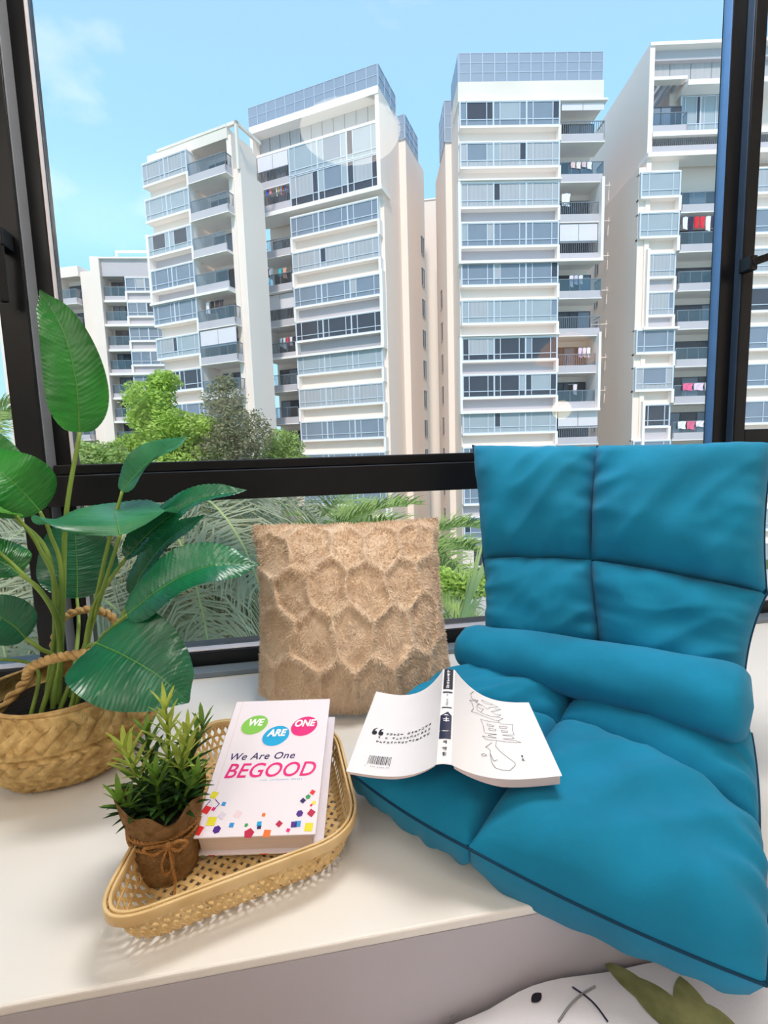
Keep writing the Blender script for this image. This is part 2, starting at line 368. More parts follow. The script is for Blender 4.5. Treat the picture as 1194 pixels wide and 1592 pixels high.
    def laundry(s, u0, u1, z, d, cols, label, hang=.9):
        g = MB(); p = s.M @ Vector(((u0+u1)/2, d, z))
        t = thing('laundry', label, 'laundry', group='laundry on the balconies', world=False, M=s.M @ Matrix.Translation((u0, d, z)))
        MB().bar((0, 0, 0), (u1-u0, 0, 0), .04).build('drying_rail', 'rail_metal', t)
        w = (u1-u0)/len(cols)
        for i, c in enumerate(cols):
            cn = 'cloth_%d_%d_%d' % c
            if cn not in MATS: mat(cn, c, .9, .05, 3)
            x0, x1, hh = w*i+.04, w*(i+1)-.02, hang*RND.uniform(.7, 1.05)
            gm = MB(); xs = [x0+(x1-x0)*k/6 for k in range(7)]
            gm.grid(lambda a, b: Vector((x0+(x1-x0)*a*(1-.15*math.sin(3*b)), .03*math.sin(9*a+5*b)-.02, -hh*b*(1-.06*math.sin(6*a)))), 7, 5)
            gm.grid(lambda a, b: Vector((x0+(x1-x0)*a*(1-.15*math.sin(3*b)), .03*math.sin(9*a+5*b)+.03, -hh*b*(1-.06*math.sin(6*a)))), 7, 5, flip=True)
            gm.build('garment', cn, t)
    def parapet(s, u0, u1, d0, z0, z1, nc, nr, side=None, alongd=False):
        f = MB()
        for i in range(nc):
            for j in range(nr):
                a, b = u0+(u1-u0)*i/nc, u0+(u1-u0)*(i+1)/nc; c, d = z0+(z1-z0)*j/nr, z0+(z1-z0)*(j+1)/nr
                if alongd: ubox('parapet_panel', 'parapet_blue', s.t, d0, d0+.06, a+.04, b-.04, c+.04, d-.04)
                else: ubox('parapet_panel', 'parapet_blue', s.t, a+.04, b-.04, d0, d0+.06, c+.04, d-.04)
        for i in range(nc+1):
            a = u0+(u1-u0)*i/nc
            if alongd: f.box(d0-.04 if d0 < 0 else d0, d0+.1, a-.04, a+.04, z0, z1)
            else: f.box(a-.04, a+.04, d0-.04, d0+.1, z0, z1)
        for j in range(nr+1):
            c = z0+(z1-z0)*j/nr
            if alongd: f.box(d0-.02 if d0 < 0 else d0, d0+.09, u0, u1, c-.028, c+.028)
            else: f.box(u0, u1, d0-.02, d0+.09, c-.028, c+.028)
        f.build('parapet_frame', 'parapet_alu', s.t)
    def slits(s, u, d, tops, w=.9, h=1.7, left=True):
        for z in tops:
            x0, x1 = (u-.04, u+.02) if left else (u-.02, u+.04)
            f = MB(); f.box(x0-.03, x1+.03, d-.06, d+w+.06, z-h-.06, z-h).box(x0-.03, x1+.03, d-.06, d+w+.06, z, z+.06).box(x0-.03, x1+.03, d+w/2-.03, d+w/2+.03, z-h, z)
            wn = f.build('side_window', 'render_grey', s.t); ubox('side_pane', 'slit_dark', wn, x0, x1, d, d+w, z-h, z)
MB().box(-160, 160, 1.45, 260, GZ-.5, GZ).build('ground', 'lawn')['kind'] = 'structure'
# ---- tower E: frontal, right of the middle
b = Bld('apartment_tower', 'frontal cream tower with tall blue glass parapet, right of the middle', (711, 88), (935, 85), 32)
W_, Z = b.W, 10
uw = 8.2
T = [38.25-3.055*i for i in range(13)]
b.box('wall', 'render_cream', 0, uw+.1, 0, 10, 0, 39.9); b.box('wall', 'render_cream', uw+.1, W_-.1, 1.6, 10, 0, 39.9)
b.box('roof_band', 'stain_cream', -.05, W_+.1, -.35, 2, 38.35, 39.9); b.box('roof_lip', 'render_white', -.1, W_+.35, -.6, 2, 38.28, 38.42)
b.parapet(0, W_, -.3, 39.9, 42, 12, 3); b.parapet(-.3, 3.2, 0, 39.9, 42, 3, 3, alongd=True); b.parapet(3.4, 6.4, -.6, 37.6, 40.9, 3, 3, alongd=True); b.parapet(-.6, 0, 3.3, 37.6, 40.9, 1, 3)
b.box('wall', 'render_cream', -.55, 0, 3.4, 10, 0, 37.6)
gr = {2, 3, 6, 7, 10}; blinds = {0: .5, 3: 1.45, 8: 1.5}
for i, t in enumerate(T):
    sp = 'render_grey' if i in gr else 'render_cream'  # shade of the framed floors is put into the grey spandrel colour
    st = ('pane_sky', 'pane_curtain', 'pane_curtain', 'pane_sky', 'pane_sky', 'pane_pale', 'pane_dark', 'pane_dark', 'pane_pale', 'pane_pale', 'pane_sky', 'pane_sky', 'pane_dark')[i]
    if i < 12: b.bay(.05, uw-.1, t, 1.83, .6, 3, st, sp)
    if i < 10: b.balcony(uw+.1, W_+(.2 if i not in gr else -.1), t-.05, .45 if i not in gr else .35, 1.6, 'glass' if i % 3 == 1 else 'bars', blinds.get(i, 0), (0, 1 if i not in gr else 0))
for i in (2, 6):
    f = MB(); z1 = T[i]+.25; z0 = T[i+1]-3.0
    f.box(-.2, 0, -.8, .1, z0, z1).box(W_-.1, W_+.12, -.85, 2, z0, z1).box(-.2, W_+.12, -.9, 0, z0-.22, z0).box(-.2, uw+.1, -.85, 0, z1-.12, z1)
    f.build('frame_surround', 'render_white', b.t)
b.slits(-.55, 6.5, [t+.1 for t in T[4:]])
b.box('entrance_opening', 'pane_dark', 1.0, 7.5, -.05, .02, .2, 2.2)
b.laundry(uw+.9, uw+2.7, T[1]-1.5, -.5, [(235, 200, 195), (240, 225, 215), (225, 195, 200), (238, 236, 238)], 'pale pink cloths on the frontal tower, second balcony from the top', .55)
b.laundry(uw+.3, uw+1.1, T[2]-.7, -.2, [(245, 245, 248)], 'single white shirt hanging on the frontal tower, third balcony from the top', 1.1)
b.laundry(uw+1.0, uw+2.2, T[4]-1.1, -.3, [(238, 225, 235), (215, 205, 225), (242, 238, 240)], 'white and lilac clothes on the frontal tower, fifth balcony from the top', .9)
b.laundry(uw+1.9, uw+3.0, T[6]-.9, -.2, [(225, 210, 240), (240, 215, 225), (250, 245, 250)], 'lilac and pink clothes on the frontal tower, seventh balcony from the top', .9)
b.laundry(uw+1.1, uw+1.9, T[7]-.9, -.2, [(30, 30, 36), (238, 222, 226)], 'black and pale pink clothes on the frontal tower, eighth balcony from the top', .9)
EB = b
# ---- tower D: corner towards us, left of the middle
b = Bld('apartment_tower', 'angled cream tower with double height top window, left of the middle', (397, 175), (586, 110), 32.5)
W_ = b.W; q = lambda y, x=590: b.at(x, y)[1]
ub = b.at(455, 300)[0]
tops = [q(312, 595), q(372, 597), q(430, 597), q(485, 600), q(541, 602), q(597, 603), q(650, 604)]
pt = (tops[0]-tops[-1])/6; T = [tops[0]-pt*i for i in range(10)]; hw = pt*.55
zp = q(142); zg = q(187); zb = q(293)
b.box('wall', 'render_cream', ub, W_+.3, .0, 10, 0, zb-.2); b.box('wall', 'render_cream', -.2, ub, 1.7, 10, 0, zb-.2)
b.box('wall', 'render_cream', -.2, W_+.3, 1.1, 10, zb-.2, zp); b.box('side_fin', 'render_cream', W_, W_+.35, -.7, 1.2, zb-.4, zp-.2); b.box('side_fin', 'render_cream', -.3, 0, -.7, 1.2, zb-.4, zp-.2)
b.box('roof_band', 'render_white', -.3, W_+.35, -.75, 2, zp-.6, zp); b.box('bottom_band', 'render_white', -.3, W_+.5, -.95, 1.2, zb-.55, zb-.2)
for i in range(11): b.box('louvre_panel', 'louvre_grey', W_*i/11+.03, W_*(i+1)/11-.03, .4, .55, zg, zp-.6)
b.box('head_band', 'render_white', -.05, W_+.05, -.2, 1.1, zg-.22, zg)
b.parapet(-.3, W_+.3, -.7, zp, b.H, 13, 2); b.parapet(-.7, 3.4, W_+.3, zp, b.H, 3, 2, alongd=True); b.parapet(4.2, 8.0, W_+.9, zp-1.6, b.H-1.2, 3, 3, alongd=True); b.parapet(W_+.2, W_+.9, 4.2, zp-1.6, b.H-1.2, 1, 3)
b.box('wall', 'render_cream', W_+.3, W_+.95, 4.3, 10, 0, zp-1.6)
zm = (zg+zb)/2
b.window(ub, W_, zm, zg-.25, -.3, 3, 'pane_pale', .18, mixed=.3); b.window(ub, W_, zb, zm-.05, -.3, 3, 'pane_dark', .3, mixed=.6)
b.balcony(.05, ub-.1, zg-.3, .35, 1.1, 'bars', 1.3, (0, 0), pt-.1); b.balcony(.05, ub-.1, zm+.1, .35, 1.1, 'bars', 0, (0, 0), pt-.3)
b.laundry(.8, 1.5, zm-.5, -.2, [(40, 90, 210), (240, 150, 150)], 'blue and pink clothes on the upper balcony of the angled tower', .7)
b.laundry(1.9, 3.1, zm-.4, -.2, [(240, 225, 235), (225, 190, 90), (180, 190, 220), (200, 60, 60), (90, 130, 190)], 'row of mixed clothes by the big top window of the angled tower', .9)
gr = {2, 3}
sty = ('pane_sky', 'pane_curtain', 'pane_sky', 'pane_dark', 'pane_pale', 'pane_curtain', 'pane_sky', 'pane_sky', 'pane_sky', 'pane_sky')
for i, t in enumerate(T):
    b.bay(ub+.05, W_-.02, t, hw, .6, 3, sty[i], 'render_grey' if i in gr else 'render_cream', -1, pt, mixed=.1)
    if i < 7: b.balcony(-.1 if i not in gr else .1, ub-.1, t-.15, .8 if i not in gr else .4, 1.7, 'glass' if i % 2 else 'bars', 1.3 if i == 2 else 0, (1 if i not in gr else 0, 0), pt)
f = MB(); z1 = T[2]+.3; z0 = T[3]-pt+.1
f.box(W_, W_+.25, -.8, .1, z0, z1).box(-.15, .08, -.8, 1.7, z0, z1).box(-.15, W_+.25, -.9, 0, z0-.2, z0); f.build('frame_surround', 'render_white', b.t)
b.laundry(.3, 1.5, T[1]-.9, -.7, [(40, 40, 60), (235, 110, 70), (245, 240, 245)], 'dark, orange and white clothes on the angled tower balcony', 1.0)
b.laundry(2.0, 3.0, T[1]-1.1, -.7, [(60, 190, 200), (230, 170, 150)], 'turquoise and salmon towels on the angled tower balcony', .9)
b.laundry(1.5, 3.0, T[3]-1.1, -.3, [(238, 238, 240), (225, 225, 230), (230, 70, 90), (240, 225, 230)], 'white and red clothes by the green plant on the angled tower', 1.0)
b.slits(W_+.95, 8.6, [t+.2 for t in T[:8]], left=False)
DB = b
# ---- plain wing between the two towers
b = Bld('link_building', 'plain cream wing set back between the two middle towers', (622, 316), (700, 308), 29)
b.box('wall', 'render_cream', 0, b.W, 0, 6, 0, b.H); b.box('coping', 'render_white', -.05, b.W, -.1, 6, b.H, b.H+.15)
# ---- tower C: smaller, on the left
b = Bld('apartment_tower', 'smaller cream tower with open roof frame, left of the angled tower', (230, 240), (350, 195), 27.5)
W_ = b.W; ub = b.at(300, 260)[0]
zt = b.at(232, 264)[1]; zl = b.at(246, 480)[1]; pt = (zt-zl)/4; T = [zt-pt*i for i in range(9)]; hw = pt*.58
b.box('wall', 'render_cream', 0, ub, 0, 3.2, 0, b.H-1); b.box('wall', 'render_cream', ub, W_, 1.7, 3.2, 0, b.H-1); b.box('side_wall', 'render_cream', W_, W_+.5, .0, 3.2, 0, b.H-.8)
b.box('roof_wall', 'stain_cream', -.05, W_+.2, -.1, 3.2, zt+.25, b.H-.2); b.box('coping', 'stain_cream', 1.2, W_+.2, -.15, .3, b.H-.2, b.H)
f = MB(); f.box(W_+.2, W_+1.2, -.1, .15, b.H-.2, b.H+.05).box(W_+1.0, W_+1.2, -.1, .15, b.H-3.6, b.H).box(W_+1.0, W_+1.2, -.1, 3.1, b.H-.2, b.H+.05).box(W_+.9, W_+1.15, 2.6, 3.1, b.H-3.8, b.H-3.5)
f.build('roof_frame', 'stain_cream', b.t)
b.box('side_wall', 'render_cream', W_+.5, W_+1.2, .1, 3.1, 0, b.H-3.4)
for i, t in enumerate(T):
    b.bay(0, ub, t, hw, .7, 2, ('pane_curtain', 'pane_pale', 'pane_pale', 'pane_sky', 'pane_sky', 'pane_pale', 'pane_dark', 'pane_sky', 'pane_sky')[i], 'render_grey' if i in (2, 3) else 'render_cream', 1, pt, mixed=.1)
    b.balcony(ub+.12, W_+.45 if i not in (2, 3) else W_, t+.1, .8, 1.7, 'glass', 1.4 if i == 5 else 0, (0, 1 if i not in (2, 3) else 0), pt)
b.laundry(ub+.6, ub+2.6, T[4]-.4, -.3, [(235, 230, 235), (30, 30, 40), (45, 45, 60), (70, 60, 70)], 'dark clothes on a balcony of the smaller left tower', 1.3)
f = MB(); f.box(-.25, 0, -.8, .1, T[3]-pt+.2, T[2]+.2).box(-.25, W_, -.95, 0, T[3]-pt, T[3]-pt+.2); f.build('frame_surround', 'render_white', b.t)
# ---- blocks further back on the far left
b = Bld('apartment_block', 'low far block with balconies left of the smaller tower', (143, 402), (245, 402), 22, 'far apartment blocks')
W_ = b.W; zt = b.at(160, 433)[1]; pt = (zt-b.at(170, 548)[1])/3; ub = b.at(196, 433)[0]
b.box('wall', 'render_cream', 0, .9, -.6, 12, 0, b.H); b.box('wall', 'render_cream', .9, W_+3, 1.4, 12, 0, b.H-.3); b.box('roof_band', 'render_grey', 0, W_+3, -.2, 12, zt+.15, b.H-.15); b.box('coping', 'render_white', 0, W_+3, -.5, 12, b.H-.15, b.H)
f = MB(); f.box(1.6, W_+2.5, 2, 2.2, b.H+1.4, b.H+1.6).box(1.6, 1.8, 2, 2.2, b.H, b.H+1.5).box(1.7, 2.6, 2, 2.2, b.H+.3, b.H+.5); f.build('roof_frame', 'render_white', b.t)
for i in range(8):
    t = zt-pt*i
    b.balcony(.95, ub-.1, t, .1, 1.4, 'glass', 0, (0, 0), pt); b.bay(ub, W_+2.5, t, pt*.55, .2, 3, 'pane_sky', 'render_grey', -1, pt, cols=(.5,), mixed=.1)
    b.box('floor_band', 'render_white', .5, W_+2.8, -.5 if i % 2 else -.25, 0, t-pt+.05, t-pt+.3)
b = Bld('apartment_block', 'cream far block seen behind the tall plant leaf', (78, 418), (142, 410), 22.5, 'far apartment blocks')
W_ = b.W; zt = b.at(92, 434)[1]; pt = 3.05
b.box('wall', 'render_cream', -8, 1.0, 0, 6, 0, b.H); b.box('wall', 'render_cream', 1.0, 3.6, 1.4, 6, 0, b.H-.4); b.box('wall', 'render_cream', 3.6, W_+.6, .3, 6, 0, b.H-.6); b.box('roof_band', 'render_cream', 1, 3.6, 0, 2, zt+.1, b.H)
for i in range(8): b.balcony(.9, 3.5, zt-pt*i, .4, 1.4, 'glass', 0, (0, 1), pt)
for i in range(8): b.window(-5.5, -1, zt-pt*i-1.7, zt-pt*i, -.05, 2, 'pane_sky')
# ---- tower F: far right, behind the right mullion
b = Bld('apartment_tower', 'right hand tower with sloping side wall behind the window mullion', (1012, 75), (1125, 70), 32.5)
q = lambda y, x=1012: b.at(x, y)[1]
W_ = 16.; u1 = b.at(1053, 275)[0]; u0 = -.75
zt = q(275); pt = (zt-q(630))/6; T = [zt-pt*i for i in range(11)]
z29 = q(123); z27 = q(190); z26 = q(212); z25 = q(240)
b.box('side_wall', 'render_cream', -.25, .15, -.4, 15, 0, b.H-.05); b.box('wall', 'render_cream', .1, u1+.1, 0, 15, 0, z25-.2); b.box('wall', 'render_cream', u1+.1, W_, 1.6, 15, 0, z25-.2)
b.box('wall', 'render_cream', u1, W_, 1.6, 15, z25-.2, b.H-.2); b.box('side_wall', 'render_cream', -.8, -.25, -.3, 15, 0, zt+.6)
b.box('roof_slab', 'render_white', -.25, W_, -.5, 2.4, b.H-.15, b.H+.1); b.box('roof_soffit', 'render_grey', .1, W_, .1, 2.4, b.H-.9, b.H-.15)
for i in range(9): b.box('louvre_panel', 'louvre_grey', .15+1.7*i+.02, .15+1.7*(i+1)-.02, .5, .65, z29, b.H-.9)
b.box('pergola_beam', 'render_white', .1, 3.0, -.1, .6, z29-.15, z29+.1); b.box('head_band', 'render_white', 2.9, W_, -.4, 1.6, z29-.8, z29-.4)
for i in range(5): MB().bar((.3+.6*i, .6, z29), (.3+.6*i, 6.5, z29-.1), .16, .3).build('pergola_beam', 'alu_blue', b.t)
b.box('pergola_end', 'render_white', .1, 3.2, 6.4, 6.6, z29-.5, z29+.1)
b.window(3.1, 9.5, z26+.4, z29-.85, .9, 4, 'pane_pale', .3); b.balcony(.15, 3.0, z29-.2, .3, .6, 'glass', 0, (0, 1), z29-.2-z26+.1)
b.balcony(.15, W_, z26+.2, .3, 1.6, 'bars', 0, (0, 0), z26+.2-z25+.3); b.box('floor_band', 'render_white', .1, W_, -.6, 1.6, z26-.35, z26)
b.box('floor_band', 'render_white', -.3, W_, -.7, 1.0, z25-.55, z25-.2)
gr = {2, 3, 6}
sty = ('pane_pale', 'pane_pale', 'pane_curtain', 'pane_curtain', 'pane_sky', 'pane_curtain', 'pane_dark', 'pane_sky', 'pane_sky', 'pane_sky', 'pane_sky')
for i, t in enumerate(T):
    g = i in gr
    b.bay(u0 if not g else .1, u1-.1, t, 1.85, .6 if not g else .3, 1, sty[i], 'render_grey' if g else 'render_cream', 1, pt, cols=(.2, .82), mixed=.15)
    b.balcony(u1+.15, u1+5.0, t-.1, .5, 1.6, 'glass', 0, (1, 0), pt)
    b.bay(u1+5.3, u1+11.5, t, 1.85, .6, 2, sty[(i+3) % 11], 'render_cream', 1, pt, mixed=.15)
for i in (2, 6):
    f = MB(); z1 = T[i]+.3; z0 = T[min(i+1, 7)]-pt+.2
    f.box(-.1, .12, -.75, .1, z0, z1).box(-.3, u1+.2, -.85, 0, z0-.2, z0); f.build('frame_surround', 'render_white', b.t)
b.laundry(u1+.4, u1+4.2, T[1]-.25, -.3, [(240, 238, 245), (50, 50, 80), (225, 45, 60), (230, 60, 75), (245, 240, 240), (60, 60, 90), (220, 50, 60), (240, 238, 240)], 'red, white and navy clothes on the right hand tower', 1.2)
b.laundry(u1+.8, u1+3.6, T[5]-1.4, -.6, [(240, 110, 150), (235, 205, 225), (240, 225, 232)], 'pink towels over a railing of the right hand tower', .8)
b.laundry(u1+.5, u1+3.6, T[6]-1.5, -.6, [(240, 235, 240), (225, 110, 140), (240, 225, 230), (230, 200, 215)], 'white and rose clothes on the lowest right hand tower balcony', .7)
b.slits(-.8, 7.5, [t-.3 for t in T[:9]], .8, 1.7)
# small drying arms / brackets on the side wall
for i in range(7):
    z = T[i]+2.0; MB().bar((-.8, 5.2, z), (-2.4, 5.2, z), .12, .06).bar((-.8, 5.4, z+.4), (-.86, 5.4, z-1.2), .05).build('drying_arm', 'render_white', b.t)
# the balcony plant of tower D and the far walkway
MB().box(6, 40, 24, 34, GZ, GZ+.06).build('garden_path', 'paving')['kind'] = 'structure'
# ================================================================ trees and palms
mat('leaf_bright', (180, 212, 80), .6, .35, .8, col2=(212, 234, 120), trans=.35)
mat('leaf_olive', (136, 138, 92), .7, .35, 1.2, col2=(172, 166, 128), trans=.25)
mat('leaf_mid', (160, 186, 92), .6, .35, .8, col2=(196, 214, 126), trans=.3)
mat('bark', (110, 92, 74), .9, .25, 3, bump=.4, bscale=8)
mat('palm_grey', (150, 158, 118), .55, .35, 1.5, col2=(196, 196, 158), trans=.25, spec=.5)
mat('palm_green', (126, 156, 80), .55, .3, 1.5, col2=(184, 204, 112), trans=.3)
mat('palm_stalk', (164, 178, 110), .6, .15, 3)
mat('shrub_shaded', (58, 78, 50), .8, .4, 1.5, col2=(84, 108, 60), trans=.2)  # darkened greens stand for the deep shade behind the palms
def tree(name, label, c, blobs, zg, m, leaf=.22, n=5200, trunk=.16, group=None, dens=1.):
    t = thing(name, label, 'tree', (c.x, c.y, zg), group)
    R = random.Random(hash(label) % 1000 if False else len(label)*31+int(n)); mb = MB()
    tot = sum(b[3]**2 for b in blobs)
    for (dx, dy, dz, r, fl) in blobs:
        for _ in range(int(n*r*r/tot)):
            d = Vector((R.gauss(0, 1), R.gauss(0, 1), R.gauss(0, 1))).normalized(); rr = r*(R.random()**.35)
            rr *= 1+.25*noise.noise(d*2.5+Vector((dx, dy, dz)))
            p = c + Vector((dx, dy, dz)) + Vector((d.x*rr, d.y*rr, d.z*rr*fl))
            a = Vector((R.gauss(0, 1), R.gauss(0, 1), R.gauss(0, .5))).normalized(); b_ = a.orthogonal().normalized()
            b_ = (Quaternion(a, R.random()*6.28) @ b_); s_ = leaf*R.uniform(.6, 1.3)
            mb.add([p-a*s_, p+b_*s_*.45+Vector((0, 0, -.1*s_)), p+a*s_, p-b_*s_*.45], [(0, 1, 2, 3)])
    mb.build('foliage', m, t, kind='stuff')
    zt = c.z; w = MB().tube([(c.x, c.y, zg), (c.x+.1, c.y, zg+(zt-zg)*.5), (c.x, c.y, zt)], [trunk*1.4, trunk, trunk*.5], 8)
    w.build('trunk', 'bark', t, True)
    br = MB()
    for (dx, dy, dz, r, fl) in blobs: br.tube([(c.x, c.y, zt-r*.9), (c.x+dx*.5, c.y+dy*.5, zt+dz*.4-r*.3), (c.x+dx, c.y+dy, zt+dz)], [trunk*.5, trunk*.3, trunk*.1], 5)
    br.build('branches', 'bark', t)
    return t
tree('broadleaf_tree', 'bright green layered tree in front of the smaller left tower', atD(270, 690, 25), [(-1.0, 0, 2.2, 1.3, .8), (-.2, 0, 3.1, .8, .7), (.2, -.3, .6, 1.9, .55), (1.4, 0, .5, 1.4, .6), (-1.6, 0, -.3, 1.5, .6), (.3, .2, -1.0, 2.6, .6), (-.9, -.2, 1.2, 1.2, .6)], GZ, 'leaf_bright', .105, 34000)
tree('broadleaf_tree', 'sparse olive tree right of the bright green tree', atD(362, 680, 24), [(-.3, 0, 1.6, 1.1, 1.2), (.5, 0, .2, 1.5, .8), (-.3, .2, -.8, 1.7, .8), (-.2, 0, 2.6, .5, 1)], GZ, 'leaf_olive', .085, 9000)
tree('broadleaf_tree', 'small round green tree before the angled tower', atD(440, 705, 26), [(0, 0, .4, 1.1, .8), (-.5, 0, -.8, 1.5, .8), (.6, 0, -.9, 1.2, .8)], GZ, 'leaf_mid', .10, 9000)
tree('broadleaf_tree', 'pale green tree low at the left mullion', atD(165, 718, 18), [(0, 0, 0, 1.0, .7), (.9, 0, -.5, 1.2, .6), (-.6, 0, .2, .7, .8), (1.9, 0, -.8, 1.1, .7)], GZ, 'leaf_mid', .09, 11000)
tree('broadleaf_tree', 'dark green tree behind the drooping palm', atD(300, 900, 14), [(0, 0, 0, 2.2, .8), (3, 0, -.5, 2, .8), (-2.5, 1, 0, 2.2, .8), (-5, 1, -.6, 2.4, .8)], GZ, 'shrub_shaded', .2, 9000)
tree('garden_shrub', 'rounded green shrub at the foot of the frontal tower', atD(715, 905, 26), [(-1.0, 0, 0, 1.2, .7), (.6, 0, -.2, 1.1, .7), (2.2, 0, -.3, 1.2, .7)], GZ, 'leaf_bright', .14, 5000)
def frond_mesh(L, droop, leaf, nl, m, el, seed, hang=.6, wid=.03, vshape=.5):
    R = random.Random(seed); mb = MB(); pts = []
    p = Vector((0, 0, 0)); a = el; n = 16
    for i in range(n+1):
        pts.append(p.copy()); a -= droop/n; p = p + Vector((math.cos(a), 0, math.sin(a)))*(L/n)
    mb.k = 1; mb.tube(pts, [.022*(1-.85*i/n) for i in range(n+1)], 5); mb.k = 0
    for j in range(nl):
        t = .12+.88*j/nl; f = t*n; i = min(int(f), n-1); q = pts[i].lerp(pts[i+1], f-i); tn = (pts[i+1]-pts[i]).normalized()
        for sd in (-1, 1):
            l = leaf*(math.sin(math.pi*(t*.82+.12))**.6)*R.uniform(.85, 1.1)
            side = Vector((0, sd, 0)); d = (side*R.uniform(.5, .9) + tn*R.uniform(.45, .9) + Vector((0, 0, vshape*R.uniform(.3, 1.4)))).normalized()
            pp = [q]; dd = d.copy()
            for k in range(3):
                pp.append(pp[-1] + dd*(l/3)); dd = (dd + Vector((0, 0, -hang*R.uniform(.7, 1.2)))).normalized()
            w = tn.cross(d).cross(d).normalized(); ws = [wid*.7, wid, wid*.7, .002]
            vs = []
            for k in range(4): vs += [pp[k]-w*ws[k]*.5, pp[k]+w*ws[k]*.5]
            mb.add(vs, [(0, 1, 3, 2), (2, 3, 5, 4), (4, 5, 7, 6)])
    return mb.mesh('frond', [m, 'palm_stalk'])
def palm(label, c, fronds, meshes, group='palms outside the window', trunk=.12):
    t = thing('palm', label, 'palm tree', (c.x, c.y, GZ), group)
    for (az, tilt, k, sc) in fronds:
        M = Matrix.Translation(c) @ Matrix.Rotation(az, 4, 'Z') @ Matrix.Rotation(-tilt, 4, 'Y') @ Matrix.Scale(sc, 4)
        link('frond', meshes[k % len(meshes)], t, M=M)
    MB().tube([(c.x, c.y, GZ), (c.x+.1, c.y, (GZ+c.z)/2), (c.x, c.y, c.z)], [trunk*1.3, trunk, trunk], 9).build('trunk', 'bark', t, True)
    return t
gm = [frond_mesh(2.3, 2.1, .80, 120, 'palm_grey', .55, s, .95, .017) for s in (1, 2, 3)]
gg = [frond_mesh(2.4, 1.3, .55, 76, 'palm_green', .9, s, .35, .024, .7) for s in (4, 5, 6)]
def ring(n, tilt, seed, sc=1.):
    R = random.Random(seed); return [(2*math.pi*i/n+R.uniform(-.2, .2), tilt+R.uniform(-.35, .35), i, sc*R.uniform(.85, 1.1)) for i in range(n)]
palm('big grey-green palm with drooping fronds behind the banana plant', atD(240, 850, 4.9), ring(15, .2, 1)+ring(12, -.45, 2, .95), gm)
palm('grey-green palm at the far left of the lower window', atD(-40, 930, 3.6), ring(12, .15, 3, .9)+ring(10, -.4, 4, .85), gm)
palm('drooping palm left of the fur cushion', atD(430, 950, 5.6), ring(13, .1, 5, .95)+ring(10, -.4, 9, .85), gm)
palm('light green feather palm showing above the fur cushion', atD(480, 895, 8.5), ring(15, .05, 6, 1.1), gg)
palm('light green feather palm between cushion and frontal tower', atD(600, 895, 9.5), ring(15, .05, 7, 1.15), gg)
palm('fresh palm low between the cushion and blue chair', atD(740, 1010, 6.0), ring(11, -.15, 8, .8), gg)
pr = palm('palm with tall closed spear leaf beside the blue chair', atD(698, 1050, 4.4), ring(8, -.3, 12, .55), gg)
sa, sb = atD(700, 1035, 4.4), atD(752, 838, 4.3); spm = MB()
for k in range(26):
    R_ = random.Random(k); t = .45+.55*k/26; p = sa.lerp(sb, t-.35); d = (sb-sa).normalized(); q = p+d*R_.uniform(.45, .6)+Vector((R_.uniform(-.05, .09), 0, R_.uniform(-.05, .0)))*(1+t); w = Vector((.012, 0, .004))
    spm.add([p-w, p+w, p.lerp(q, .6)+w*.8, p.lerp(q, .6)-w*.8, q], [(0, 1, 2, 3), (3, 2, 4)])
spm.tube([sa, sa.lerp(sb, .5), sb], [.035, .03, .006], 7); spm.build('spear_leaf', 'palm_stalk', pr)
palm('tall palm seen through the far left pane', atD(-30, 665, 7), ring(14, -.1, 10, .62), gg)
# ================================================================ things on the window ledge
def atPlane(px, py, p0, n): r = ray(px, py); return CAM + r*((p0-CAM).dot(n)/r.dot(n))
def text_mesh(body, size, shear=0., bold=0., space=1., align='CENTER'):
    cu = bpy.data.curves.new('t', 'FONT'); cu.body = body; cu.size = size; cu.shear = shear; cu.offset = bold; cu.space_character = space
    cu.align_x = align; cu.align_y = 'CENTER'; cu.resolution_u = 4
    o = bpy.data.objects.new('t', cu); COL.objects.link(o); bpy.context.view_layer.update()
    dg = bpy.context.evaluated_depsgraph_get(); me = bpy.data.meshes.new_from_object(o.evaluated_get(dg))
    bpy.data.objects.remove(o); bpy.data.curves.remove(cu)
    return me
def text_part(name, body, size, mapfn, m, parent, cut=0, **k):
    me = text_mesh(body, size, **k)
    if cut:
        bm = bmesh.new(); bm.from_mesh(me); bmesh.ops.triangulate(bm, faces=bm.faces)
        bmesh.ops.subdivide_edges(bm, edges=[e for e in bm.edges if e.calc_length() > cut], cuts=2); bm.to_mesh(me); bm.free()
    for v in me.vertices: v.co = mapfn(v.co.x, v.co.y)
    me.materials.clear(); me.materials.append(MATS[m]); me.update(); return link(name, me, parent)
# ---------------------------------------------------------------- blue folding floor chair
mat('teal_fabric', (18, 128, 166), .85, .16, 9, bump=.10, bscale=900, sheen=.08, spec=.2)
mat('teal_seam', (8, 62, 92), .9, .1, 20)
BL, TL, TR = Vector((.305, .90, .09)), Vector((.375, 1.05, .5)), Vector((.765, .695, .505))
bn = (TR-TL).cross(BL-TL).normalized()
if bn.y > 0: bn = -bn
bp = lambda x, y: atPlane(x, y, TL, bn)
BG = [[bp(757, 992), bp(934, 1010), bp(1156, 1075)],
      [bp(751, 868), bp(919, 870), bp(1192, 922)],
      [bp(735, 692), bp(927, 693), bp(1205, 688)]]
z_ = atZ
SG = [[z_(722, 1045, .07), z_(905, 1085, .075), z_(1168, 1140, .09)],
      [z_(600, 1112, .06), z_(868, 1124, .07), z_(1180, 1290, .05)],
      [z_(542, 1198, .052), z_(727, 1318, .056), z_(1192, 1532, -.012)]]
